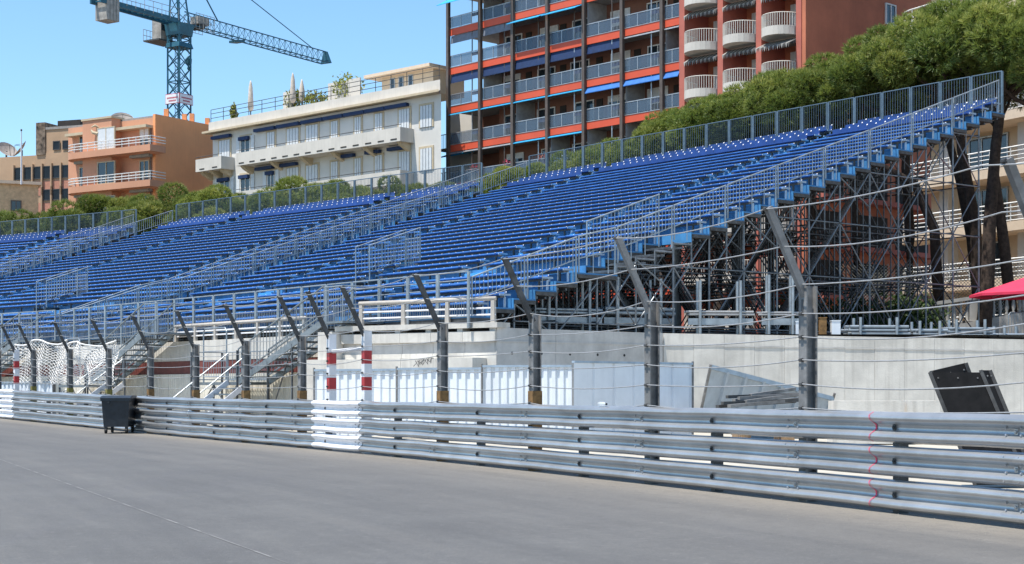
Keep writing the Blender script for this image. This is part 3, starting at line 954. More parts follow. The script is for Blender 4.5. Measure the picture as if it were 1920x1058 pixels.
# left walls behind the stairs
def band_wall(fr, t0, t1, s, label):
    t = thing('retaining_wall', fr(t0, s, 0), label, 'wall')
    n = max(2, round((t1 - t0) / 2.2)); w = (t1 - t0) / n
    MB().fbox(fr, t0, t1, s + 0.03, s + 0.4, 0, WZ - 0.02).build('wall_core', joint, t)
    for k in range(n):
        a, e = t0 + w * k + 0.006, t0 + w * (k + 1) - 0.006
        MB().fbox(fr, a, e, s, s + 0.35, 2.46, WZ + 0.02).build('wall_panel', concrete, t)
        MB().fbox(fr, a, e, s + 0.015, s + 0.3, 1.95, 2.455).build('painted_band', maroon, t)
        b = MB(); nr = 12; pw = (e - a)
        vv = []
        for i in range(nr * 4 + 1):
            q = a + pw * i / (nr * 4); dd = s - 0.05 + (0.03 if (i // 2) % 2 else 0.0)
            vv += [fr(q, dd, 0.0), fr(q, dd, 1.95)]
        b.add(vv, [(2 * i, 2 * i + 2, 2 * i + 3, 2 * i + 1) for i in range(nr * 4)])
        b.build('corrugated_panel', cream_panel, t)
    return t
band_wall(F1, 8.2, 30.2, -2.75, 'white retaining wall with a maroon band and cream corrugated base behind the stairs')
band_wall(F2, 0.3, 30.0, -2.75, 'far retaining wall below the left grandstand blocks, behind the white net')
# cream handrails on the wall tops
def cream_rail(fr, t0, t1, s, z, h, sp, label):
    cr = mat('cream_rail', (0.46, 0.42, 0.37), 0.7, 0, 0.08, 3, 0.2)
    t = thing('handrail', fr(t0, s, z), label, 'handrail')
    n = max(1, round((t1 - t0) / sp))
    for k in range(n + 1):
        q = lerp(t0 + 0.08, t1 - 0.08, k / n)
        c = [fr(q - 0.075, s - 0.05, z), fr(q + 0.075, s - 0.05, z), fr(q + 0.075, s + 0.05, z), fr(q - 0.075, s + 0.05, z), fr(q - 0.06, s - 0.05, z + h), fr(q + 0.06, s - 0.05, z + h), fr(q + 0.06, s + 0.05, z + h), fr(q - 0.06, s + 0.05, z + h)]
        MB().hexa(c).build('rail_post', cr, t)
    MB().tube(fr(t0, s, z + h + 0.05), fr(t1, s, z + h + 0.05), 0.065, 10).build('top_rail', cr, t, smooth=True)
    for q in (0.28, 0.52): MB().tube(fr(t0, s, z + h * q / 0.8), fr(t1, s, z + h * q / 0.8), 0.028, 6).build('lower_rail', whitep, t)
cream_rail(FP, 0.05, 5.3, 0.0, 3.36, 0.66, 1.6, 'cream concrete handrail on the slotted plinth top')
cream_rail(F1, F1.tx(572, -2.7), F1.tx(328, -2.7), -2.68, WZ + 0.02, 0.55, 1.7, 'cream handrail on the white wall left of the long stair')

# ------------------------------------------------------------------ corrugated hoarding
def hoarding(A, B, z1, ribs, label, m_=hoard, z0=0.05, cap=True, lean=0.0, depth=0.05, wide=False):
    d = B - A; L_ = d.length
    fr = Fr(A.x, A.y, d.x, d.y)
    t = thing('hoarding_panel', A, label, 'hoarding', 'site hoarding panels')
    b = MB(); vv = []
    seq = []
    for r in range(ribs):
        w = L_ / ribs; q = r * w
        if wide: seq += [(q, 0), (q + w * 0.84, 0), (q + w * 0.88, depth), (q + w * 0.96, depth)]
        else: seq += [(q, 0), (q + w * 0.45, 0), (q + w * 0.55, depth), (q + w * 0.92, depth)]
    seq.append((L_, 0))
    for q, dd in seq:
        vv += [fr(q, dd, z0), fr(q, dd + lean, z1)]
    b.add(vv, [(2 * i, 2 * i + 2, 2 * i + 3, 2 * i + 1) for i in range(len(seq) - 1)])
    b.build('corrugated_sheet', m_, t)
    if cap: MB().fbox(fr, 0, L_, -0.03 + lean, 0.08 + lean, z1, z1 + 0.06).build('top_cap', capm, t)
    MB().tube(fr(L_ + 0.02, 0.0, z0), fr(L_ + 0.02, lean, z1 + 0.10), 0.035, 6).build('support_post', steel, t)
    return t
hp = [(1072, 43.0), (905, 43.6), (745, 44.6), (590, 46.0)]
def gp(x, Y): return Vector(((x - 960) / F * Y, Y, 0))
labs = ['white corrugated hoarding panel beside the grey wall corner, right of the rusty post', 'white corrugated hoarding panel between the banded pair and the rusty-based post', 'white corrugated hoarding panel behind the red and white banded posts']
for i in range(3):
    A, B = gp(*hp[i]), gp(*hp[i + 1])
    zt = [1.96, 1.90, 1.88][i]
    hoarding(A, B, zt, 10 if i else 11, labs[i])
hoarding(gp(1076, 42.9), gp(1298, 46.2), 2.07, 6, 'wide-ribbed pale blue hoarding panel left of the leaning sheet', wide=True)
# leaning, tilted hoarding sheet
A = P(1315, 770, 41.0); 
t = thing('leaning_hoarding', Vector((A.x, A.y, 0)), 'pale blue hoarding sheet tipped over sideways against the concrete wall', 'hoarding')
tl, tr_, bl, br_ = P(1332, 688, 43.0), P(1562, 748, 46.2), P(1308, 800, 43.7), P(1530, 850, 46.9)
b = MB(); vv = []; seq = []
for r in range(7):
    seq += [(r / 7, 0), ((r + 0.8) / 7, 0), ((r + 0.84) / 7, 1), ((r + 0.96) / 7, 1)]
seq.append((1.0, 0))
nrm = (tr_ - tl).cross(bl - tl).normalized()
if nrm.y > 0: nrm = -nrm
for q, dd in seq:
    vv += [bl.lerp(br_, q) + nrm * (0.07 * dd), tl.lerp(tr_, q) + nrm * (0.07 * dd)]
b.add(vv, [(2 * i, 2 * i + 2, 2 * i + 3, 2 * i + 1) for i in range(len(seq) - 1)]).build('corrugated_sheet', mat('shaded_blue_grey_sheet', (0.33, 0.39, 0.45), 0.5, 0, 0.1, 2, 0.3), t)  # darker, bluer copy of the hoarding colour, with the sheet's shade painted in
MB().bar(tl, tr_, 0.09, 0.12).build('top_cap', capm, t)
MB().tube(bl, tl + (tl - bl) * 0.04, 0.04, 6).build('edge_tube', steel, t)
MB().tube(br_, tr_ + (tr_ - br_) * 0.10, 0.04, 6).build('edge_tube', steel, t)
# stack of grey aluminium beams
t = thing('beam_stack', gp(1430, 33), 'untidy stack of grey aluminium beams lying behind the guardrail', 'beams')
for k in range(9):
    z = 1.0 + 0.06 * (k // 2) ; x0 = 1345 + 22 * (k % 3) + 9 * (k // 3); x1 = 1490 + 6 * (k % 4)
    a = gp(x0, 33.2 - 0.5 * (k % 2) + 0.1 * k); e = gp(x1, 34.6 - 0.6 * (k % 2))
    a.z = z + 0.02 * math.sin(k * 2.3); e.z = z + 0.10 + 0.03 * math.sin(k * 1.7)
    MB().bar(a, e, 0.10, 0.065).build('beam', darksteel if k % 3 == 0 else steel, t)
for x in (1390, 1470):
    a = gp(x, 33.8)
    MB().box(a.x - 0.1, a.x + 0.1, a.y - 0.7, a.y + 0.7, 0, 0.88).build('trestle', mat('timber', (0.30, 0.19, 0.10), 0.8, 0, 0.2, 8), t)
# low concrete block row
t = thing('concrete_block', gp(1660, 40), 'low pale concrete kerb block behind the guardrail, left of the black boards', 'block')
for x0, x1, Y in ((1562, 1698, 40), (1700, 1765, 40.4)):
    a, e = gp(x0, Y), gp(x1, Y)
    MB().hexa([(a.x, a.y, 0), (e.x, a.y, 0), (e.x, a.y + 0.8, 0), (a.x, a.y + 0.8, 0), (a.x + 0.03, a.y + 0.05, 1.07), (e.x - 0.03, a.y + 0.05, 1.07), (e.x - 0.03, a.y + 0.75, 1.07), (a.x + 0.03, a.y + 0.75, 1.07)]).build('block', concrete, t)
# three black boards leaning together
Y = 22.3
for k, (xa, xb, yt, dY, lab) in enumerate(((1750, 1852, 698, 0.0, 'front black board of the leaning stack behind the guardrail'), (1752, 1822, 688, 0.35, 'rear black board with the raised corner in the leaning stack'), (1846, 1868, 694, 0.22, 'right black board standing edge-on in the leaning stack'))):
    Yk = Y + dY
    a, e = gp(xa, Yk), gp(xb, Yk)
    zt = HC + (HZ - yt) / F * Yk
    sh = 0.58
    tt = 0.07
    t = thing('black_board', a + Vector((sh, 0, 0)), lab, 'board', 'black boards leaning together')
    r2 = 0.06 if k == 1 else 0.0
    c = [(a.x + sh, a.y, 0.02), (e.x + sh + 0.02, a.y + 0.1, 0.02), (e.x + sh + 0.02, a.y + 0.1 + tt, 0.02), (a.x + sh, a.y + tt, 0.02), (a.x, a.y + 0.2, zt - r2), (e.x, a.y + 0.3, zt + r2), (e.x, a.y + 0.3 + tt, zt + r2), (a.x, a.y + 0.2 + tt, zt - r2)]
    o = MB().hexa(c).build('board_panel', blackm, t)
    V = [Vector(q) for q in c]
    MB().bar(V[0] + Vector((0, -0.01, 0)), V[4] + Vector((0, -0.01, 0)), 0.03, 0.05).build('edge_strip', darksteel, t)
    MB().bar(V[1] + Vector((0, -0.01, 0)), V[5] + Vector((0, -0.01, 0)), 0.03, 0.05).build('edge_strip', darksteel, t)
    b = MB()
    for u in (0.12, 0.5, 0.88):
        for w in (0.1, 0.45, 0.95):
            q = V[0].lerp(V[1], u).lerp(V[4].lerp(V[5], u), w); b.tube(q + Vector((0, -0.012, 0)), q, 0.012, 6)
    tag(b.build('screws', steel, t), kind='stuff')

# ------------------------------------------------------------------ metal stairs to the front walkway
stairm = mat('stair_tread_metal', (0.22, 0.25, 0.27), 0.5, 0.5, 0.15, 6)
stairr = mat('stair_rail_metal', (0.24, 0.27, 0.29), 0.45, 0.4, 0.15, 6)
def metal_stair(fr, t_top, t_bot, z_bot, lab, plat_len, flight_t, flight_w):
    s0, s1 = -4.15, -2.95
    zt, zb = LOW0_Z - 0.03, z_bot
    t = thing('metal_stair', fr(t_bot, s0, 0), lab, 'stair', 'access stairs')
    n = max(6, round((zt - zb) / 0.19))
    for k in range(n):
        q = lerp(t_bot, t_top, (k + 0.5) / n); z = lerp(zb, zt, (k + 1) / n)
        w = abs(t_top - t_bot) / n * 0.56
        MB().fbox(fr, q - w, q + w, s0 + 0.03, s1 - 0.03, z - 0.05, z).build('stair_tread', stairm, t)
    for s_ in (s0, s1):
        b = MB().bar(fr(t_bot, s_, zb), fr(t_top, s_, zt), 0.05, 0.22)
        b.build('stringer', stairr, t)
        b = MB()
        for h in (1.15, 0.25): b.tube(fr(t_bot - 0.0, s_, zb + h), fr(t_top, s_, zt + h), 0.032, 6)
        nb = 26
        for k in range(nb + 1):
            q = k / nb
            b.tube(fr(lerp(t_bot, t_top, q), s_, lerp(zb, zt, q) + (0.25 if k % 6 else 0)), fr(lerp(t_bot, t_top, q), s_, lerp(zb, zt, q) + 1.15), 0.014 if k % 6 else 0.028, 4)
        b.build('handrail', stairr, t)
    # top landing
    sg = 1 if t_top < t_bot else -1
    MB().fbox(fr, min(t_top, t_top - sg * 1.1), max(t_top, t_top - sg * 1.1), s0, -2.58, zt - 0.07, zt).build('top_landing', stairm, t)
    b = MB()
    e = t_top - sg * 1.1
    for q in range(9):
        s_ = s0 ; tq = lerp(t_top, e, q / 8)
        b.tube(fr(tq, s0, zt), fr(tq, s0, zt + 1.1), 0.011 if q % 8 else 0.025, 4)
    b.tube(fr(t_top, s0, zt + 1.1), fr(e, s0, zt + 1.1), 0.024, 6)
    b.tube(fr(e, s0, zt + 1.1), fr(e, -2.6, zt + 1.1), 0.024, 6)
    b.build('landing_rail', rail, t)
    # lower platform on scaffold legs
    p0, p1 = t_bot, t_bot + sg * plat_len
    MB().fbox(fr, min(p0, p1), max(p0, p1), s0 - 0.1, s1, zb - 0.10, zb).build('platform', stairm, t)
    for q in (p0, (p0 + p1) / 2, p1):
        for s_ in (s0 - 0.05, s1):
            MB().tube(fr(q, s_, 0), fr(q, s_, zb + (1.1 if q != (p0 + p1) / 2 else 0)), 0.04, 6).build('leg', tube, t)
    b = MB()
    for a, e in ((p0, (p0 + p1) / 2), ((p0 + p1) / 2, p1)):
        b.tube(fr(a, s0 - 0.05, 0.1), fr(e, s0 - 0.05, zb - 0.1), 0.025, 5); b.tube(fr(e, s0 - 0.05, 0.1), fr(a, s0 - 0.05, zb - 0.1), 0.025, 5)
    b.tube(fr(p0 - sg * 2.0, s0, 0), fr(p0 - sg * 2.0, s0, lerp(zb, zt, 2.0 / abs(t_top - t_bot))), 0.035, 6)
    b.tube(fr(p0 - sg * 2.0, s0, 0.2), fr(p0, s0, zb), 0.025, 5)
    b.tube(fr(p0 - sg * 3.6, s0, 0), fr(p0 - sg * 3.6, s0, lerp(zb, zt, 3.6 / abs(t_top - t_bot))), 0.035, 6)
    b.tube(fr(p0 - sg * 3.6, s0, lerp(zb, zt, 3.4 / abs(t_top - t_bot))), fr(p0 - sg * 2.0, s0, 0.1), 0.025, 5)
    b.build('bracing', tube, t)
    # back and side railing of the platform
    b = MB()
    for z in (0.1, 0.55, 1.1): b.tube(fr(p0, s1, zb + z), fr(p1, s1, zb + z), 0.02, 5)
    nb = int(plat_len / 0.13)
    for k in range(nb + 1): b.tube(fr(lerp(p0, p1, k / nb), s1, zb + 0.1), fr(lerp(p0, p1, k / nb), s1, zb + (0.55 if k % 5 else 1.1)), 0.011, 4)
    for z in (0.1, 1.1): b.tube(fr(p1, s0, zb + z), fr(p1, s1, zb + z), 0.02, 5)
    b.build('platform_rail', rail, t)
    # tall gate hoop standing on the platform
    b = MB()
    g0, g1 = lerp(p0, p1, 0.25), lerp(p0, p1, 0.75)
    b.path([fr(g0, s0, zb), fr(g0, s0, zb + 1.8), fr(lerp(g0, g1, 0.06), s0, zb + 1.92), fr(lerp(g0, g1, 0.94), s0, zb + 1.92), fr(g1, s0, zb + 1.8), fr(g1, s0, zb)], 0.028, 6)
    for z in (0.2, 0.75, 1.1): b.tube(fr(g0, s0, zb + z), fr(g1, s0, zb + z), 0.018, 5)
    for k in range(1, 9): b.tube(fr(lerp(g0, g1, k / 9), s0, zb + 0.2), fr(lerp(g0, g1, k / 9), s0, zb + 0.75), 0.010, 4)
    b.build('gate_hoop', rail, t)
    # short flight down towards the track
    nf = max(4, round(zb / 0.22))
    for k in range(nf):
        z = zb * (1 - (k + 1) / (nf + 1)); s_ = s0 - 0.15 - 0.27 * (k + 1)
        MB().fbox(fr, flight_t - flight_w / 2, flight_t + flight_w / 2, s_, s_ + 0.30, z - 0.05, z).build('stair_tread', stairm, t)
    for q in (flight_t - flight_w / 2, flight_t + flight_w / 2):
        e_s = s0 - 0.15 - 0.27 * (nf + 1)
        MB().bar(fr(q, s0 - 0.12, zb), fr(q, e_s, 0.05), 0.04, 0.18).build('stringer', whitep, t)
        b = MB().tube(fr(q, s0 - 0.12, zb + 1.0), fr(q, e_s, 1.0), 0.022, 6)
        b.tube(fr(q, e_s, 0), fr(q, e_s, 1.0), 0.024, 6); b.tube(fr(q, s0 - 0.12, zb), fr(q, s0 - 0.12, zb + 1.0), 0.024, 6)
        b.build('handrail', rail, t)
    return t
tt, tb = F1.tx(640, -3.5), F1.tx(478, -3.5)
metal_stair(F1, tt, tb, 1.62, 'long galvanised stair rising left of the red and white banded posts', 3.4, F1.tx(412, -5), 1.5)
tt, tb = F1.tx(300, -3.5), F1.tx(190, -3.5)
metal_stair(F1, tt, tb, 1.55, 'galvanised stair rising behind the dark wheeled bin', 2.6, F1.tx(160, -5.5), 1.5)
tt, tb = F2.tx(60, -3.5), F2.tx(-60, -3.5)
metal_stair(F2, tt, tb, 1.55, 'galvanised stair at the far left edge above the hoarding', 2.6, F2.tx(-80, -5), 1.5)
# far left hoarding
hoarding(gp(98, 62.0), gp(32, 64.5), 1.62, 9, 'far white corrugated panel right of the single banded post', z0=0.1)
hoarding(gp(30, 64.6), gp(-60, 67.5), 1.62, 12, 'far white corrugated panel left of the single banded post', z0=0.1)
# ------------------------------------------------------------------ white netting
def netting(A, B, z0, z1, nx, nz, amp, label, seed):
    rnd = random.Random(seed)
    ph = [rnd.uniform(0, 6.28) for _ in range(6)]
    d = B - A; nn = Vector((d.y, -d.x, 0)).normalized()
    nn = nn if nn.y < 0 else -nn
    def pt(i, j):
        u, w = i / nx, j / nz
        k = amp * (math.sin(u * 9 + ph[0] + w * 2) + 0.6 * math.sin(u * 21 + ph[1] - w * 3) + 0.4 * math.sin(w * 7 + ph[2] + u * 5))
        sag = 0.10 * math.sin(u * 3.14 * 3 + ph[3]) * w + 0.12 * math.sin(u * 15 + ph[4]) * (1 - abs(2 * w - 1))
        return A + d * u + nn * k + Vector((0, 0, lerp(z0, z1, w) + sag))
    t = thing('safety_net', A, label, 'net')
    b = MB()
    for i in range(nx):
        for j in range(nz):
            a = pt(i + 0.5, j); e = pt(i + 1, j + 0.5); c = pt(i + 0.5, j + 1); f_ = pt(i, j + 0.5)
            for p0, p1 in ((a, e), (e, c), (c, f_), (f_, a)): b.tube(p0, p1, 0.012, 3, cap=False)
    tag(b.build('mesh_cords', net_m, t), kind='stuff')
    MB().path([pt(i, nz) for i in range(nx + 1)], 0.035, 6).build('edge_rope', net_m, t, smooth=True)
netting(gp(28, 63.5), gp(128, 61.5), 1.6, 3.2, 17, 13, 0.10, 'white knotted safety net hanging left of the bin, wide diamond mesh', 3)
netting(gp(105, 62.3), gp(212, 60.0), 1.55, 3.1, 19, 15, 0.20, 'bunched white safety net draped behind the two olive-based posts', 8)

# ------------------------------------------------------------------ pipe racks on the wall top
def pipe_rack(x0, x1, y0, y1, Y, rows, cols, label, ends=True, tall=None, mt=None):
    zb, zt = WZ, None
    a, e = gp(x0, Y), gp(x1, Y + (x1 - x0) / F * Y * (0.42 if x0 < 1280 else 0.08))
    z0 = HC + (HZ - y1) / F * Y; z1 = HC + (HZ - y0) / F * Y
    t = thing('pipe_rack', Vector((a.x, a.y, WZ)), label, 'pipes', 'racks of scaffold tubes')
    d = (e - a).normalized(); nn = Vector((-d.y, d.x, 0))
    r = max(0.03, (z1 - z0) / rows / 2 * 0.95)
    b = MB()
    for i in range(rows):
        for j in range(cols):
            off = nn * (j * r * 2.05) + d * random.uniform(-0.12, 0.12)
            c = Vector((0, 0, z0 + r + (z1 - z0) * i / rows))
            MB().tube(a + off + c, e + off + c, r * 0.92, 8).build('scaffold_pipe', mt or rail, t, smooth=False) if j == 0 else b.tube(a + off + c, e + off + c, r * 0.92, 7)
    if b.v: tag(b.build('scaffold_pipe', mt or rail, t), kind='stuff')
    L_ = (e - a).length
    for k in (0.18, 0.80):
        for o_ in (-r * 1.8, cols * r * 2.05):
            c = a + d * (L_ * k) + nn * o_
            MB().tube(Vector((c.x, c.y, WZ)), Vector((c.x, c.y, (tall or z1 + 0.25))), 0.05, 7).build('stake', rail, t)
    if z0 > WZ + 0.35:
        for k in (0.18, 0.80):
            c = a + d * (L_ * k)
            MB().bar(c + Vector((0, 0, z0 - 0.08)) - nn * r * 2, c + Vector((0, 0, z0 - 0.08)) + nn * (cols * r * 2.1), 0.08, 0.12).build('cross_beam', rail, t)
        bm = MB().bar(a + Vector((0, 0, z0 - 0.20)), e + Vector((0, 0, z0 - 0.20)), 0.06, 0.22).build('side_beam', rail, t)
    return t
pipe_rack(1005, 1128, 576, 588, 50.6, 2, 5, 'raised rack of long grey scaffold tubes at the left end of the wall top', tall=4.9)
pipe_rack(1132, 1262, 574, 590, 53.3, 2, 5, 'raised rack of grey scaffold tubes behind the second nearest fence post', tall=5.1)
pipe_rack(1290, 1412, 582, 592, 53.4, 2, 5, 'raised rack of bright scaffold tubes with a long side beam', tall=5.0, mt=wire)
pipe_rack(1428, 1500, 584, 592, 53.6, 2, 4, 'short raised rack of bright tubes behind the thick dark fence post', tall=5.2, mt=wire)
pipe_rack(1592, 1702, 609, 629, 53.9, 3, 6, 'low bundle of three layers of tubes on the wall top, right of the thick post')
pipe_rack(1712, 1772, 616, 630, 54.0, 2, 6, 'small low bundle of tubes in the middle of the right wall top')
pipe_rack(1776, 1862, 613, 631, 54.1, 3, 6, 'low bundle of tubes nearest the red parasol on the wall top')
pipe_rack(1868, 1935, 624, 633, 54.2, 1, 5, 'single layer of tubes at the right edge on the wall top')
for x, w, h, m_, lab in ((1492, 18, 0.42, hoard, 'pale box standing on the wall top left of the thick post'), (1538, 12, 0.55, rust, 'brown board standing on the wall top right of the thick post'), (1560, 16, 0.45, hoard, 'pale cabinet on the wall top right of the brown board')):
    a = gp(x, 53.6); w = w / F * 53.6
    t = thing('box', Vector((a.x, a.y, WZ)), lab, 'box')
    MB().box(a.x, a.x + w, a.y, a.y + 0.3, WZ, WZ + h).build('box_body', m_, t)
    MB().box(a.x - 0.015, a.x + w + 0.015, a.y - 0.015, a.y + 0.315, WZ + h, WZ + h + 0.03).build('box_lid', m_, t)
# crowd barrier and red parasol at the right edge
t = thing('crowd_barrier', Vector((*gp(1893, 60)[:2], WZ)), 'small galvanised crowd barrier under the red parasol', 'barrier')
a, e = gp(1891, 60), gp(1960, 61)
b = MB(); b.path([a + Vector((0, 0, WZ)), a + Vector((0, 0, WZ + 0.95)), a.lerp(e, 0.05) + Vector((0, 0, WZ + 1.05)), e + Vector((0, 0, WZ + 1.05)), e + Vector((0, 0, WZ))], 0.022, 6); b.build('frame', rail, t)
b = MB()
for k in range(1, 12): b.tube(a.lerp(e, k / 12) + Vector((0, 0, WZ + 0.15)), a.lerp(e, k / 12) + Vector((0, 0, WZ + 1.05)), 0.012, 4)
b.build('bars', rail, t)
c = gp(1932, 61.5); zr = 5.02
t = thing('parasol', Vector((c.x, c.y, WZ)), 'red parasol cut off by the right edge of the picture', 'parasol')
b = MB(); n = 8; R_ = 2.28
vv = [(c.x, c.y, zr + 0.72)] + [(c.x + R_ * math.cos(2 * math.pi * (k + 0.5) / n), c.y + R_ * math.sin(2 * math.pi * (k + 0.5) / n), zr) for k in range(n)]
vv += [(x_, y_, z_ - 0.10) for x_, y_, z_ in vv[1:]]
b.add(vv, [(0, 1 + k, 1 + (k + 1) % n) for k in range(n)] + [(1 + k, 1 + n + k, 1 + n + (k + 1) % n, 1 + (k + 1) % n) for k in range(n)]).build('canopy', mat('red_canvas', (0.62, 0.03, 0.085), 0.8, 0, 0.08), t)
MB().tube((c.x, c.y, WZ), (c.x, c.y, zr + 0.75), 0.035, 8).build('pole', whitep, t)
b = MB()
for k in range(n): b.tube((c.x, c.y, zr + 0.40), (c.x + R_ * 0.97 * math.cos(2 * math.pi * (k + 0.5) / n), c.y + R_ * 0.97 * math.sin(2 * math.pi * (k + 0.5) / n), zr + 0.0), 0.012, 4)
b.build('ribs', whitep, t)

# ------------------------------------------------------------------ buildings
redwall = mat('terracotta_render', (0.50, 0.165, 0.09), 0.9, 0, 0.10, 0.5, 0.15, 0.3, 20)
pilast = mat('pink_red_pilaster', (0.44, 0.13, 0.095), 0.85, 0, 0.08, 0.8)
orangeband = mat('orange_parapet', (0.62, 0.085, 0.035), 0.6, 0, 0.06, 0.6)
inner = mat('balcony_back_wall', (0.20, 0.09, 0.06), 0.85, 0, 0.1, 0.7)  # wall colour darkened to hold the shade of the balcony slabs
slabm = mat('slab_concrete', (0.26, 0.24, 0.22), 0.85)
brownpost = mat('brown_metal_post', (0.12, 0.092, 0.075), 0.5, 0.2)
frame_w = mat('white_window_frame', (0.70, 0.70, 0.68), 0.5)
frame_al = mat('aluminium_frame', (0.42, 0.44, 0.46), 0.4, 0.5)
shutter_w = mat('pale_shutter', (0.60, 0.62, 0.63), 0.6, 0, 0.05)
awn_b = mat('azure_awning', (0.015, 0.33, 0.62), 0.7, 0, 0.1)
awn_n = mat('navy_awning', (0.006, 0.028, 0.10), 0.7, 0, 0.15)
awn_s = mat('striped_awning', (0.30, 0.29, 0.27), 0.8, 0, 0.1)
white_wall = mat('white_render', (0.60, 0.575, 0.53), 0.85, 0, 0.05, 0.6, 0.25, stain=(0.55, 0.54, 0.52))
cream_trim = mat('cream_trim', (0.50, 0.41, 0.28), 0.8, 0, 0.06)
balc_w = mat('pale_balcony', (0.58, 0.54, 0.48), 0.8, 0, 0.06, 0.6, 0.2)
orange_wall = mat('orange_render', (0.78, 0.33, 0.14), 0.9, 0, 0.06, 0.25, 0.12)
peach = mat('peach_render', (0.56, 0.28, 0.17), 0.88, 0, 0.05, 0.4, 0.1)
brownb = mat('tan_office', (0.44, 0.29, 0.18), 0.88, 0, 0.08, 0.4)
pinkspan = mat('pink_spandrel', (0.48, 0.22, 0.15), 0.85)
creamwall = mat('cream_render', (0.62, 0.50, 0.36), 0.88, 0, 0.06, 0.5, 0.1)
creamslab = mat('cream_slab', (0.66, 0.52, 0.38), 0.8, 0, 0.05)
roofm = mat('grey_roof', (0.28, 0.26, 0.24), 0.9)
dishm = mat('dish_grey', (0.30, 0.26, 0.23), 0.7)
darkb = mat('dark_interior', (0.03, 0.025, 0.022), 0.9)

def window(fr, par, t0, t1, s, z0, z1, frm, mull=1, blind=0.0, name='window', out=0.05, trans=0):
    """framed window standing proud of the wall plane at depth s"""
    b = MB(); w = 0.09
    b.fbox(fr, t0, t1, s - out, s - 0.004, z1 - w, z1); b.fbox(fr, t0, t1, s - out, s - 0.004, z0, z0 + w)
    b.fbox(fr, t0, t0 + w, s - out, s - 0.004, z0 + w, z1 - w); b.fbox(fr, t1 - w, t1, s - out, s - 0.004, z0 + w, z1 - w)
    for k in range(mull):
        q = lerp(t0, t1, (k + 1) / (mull + 1)); b.fbox(fr, q - 0.04, q + 0.04, s - out, s - 0.004, z0 + w, z1 - w)
    if trans: b.fbox(fr, t0 + w, t1 - w, s - out + 0.003, s - 0.005, z1 - trans - 0.04, z1 - trans + 0.04)
    o = b.build(name, frm, par)
    MB().fbox(fr, t0 + 0.05, t1 - 0.05, s - out * 0.55, s - out * 0.3, z0 + 0.05, z1 - 0.05).build('pane', glass_dark, o)
    if blind: MB().fbox(fr, t0 + w, t1 - w, s - out * 0.85, s - out * 0.6, lerp(z1, z0, blind), z1 - w).build('blind', shutter_w, o)
    return o

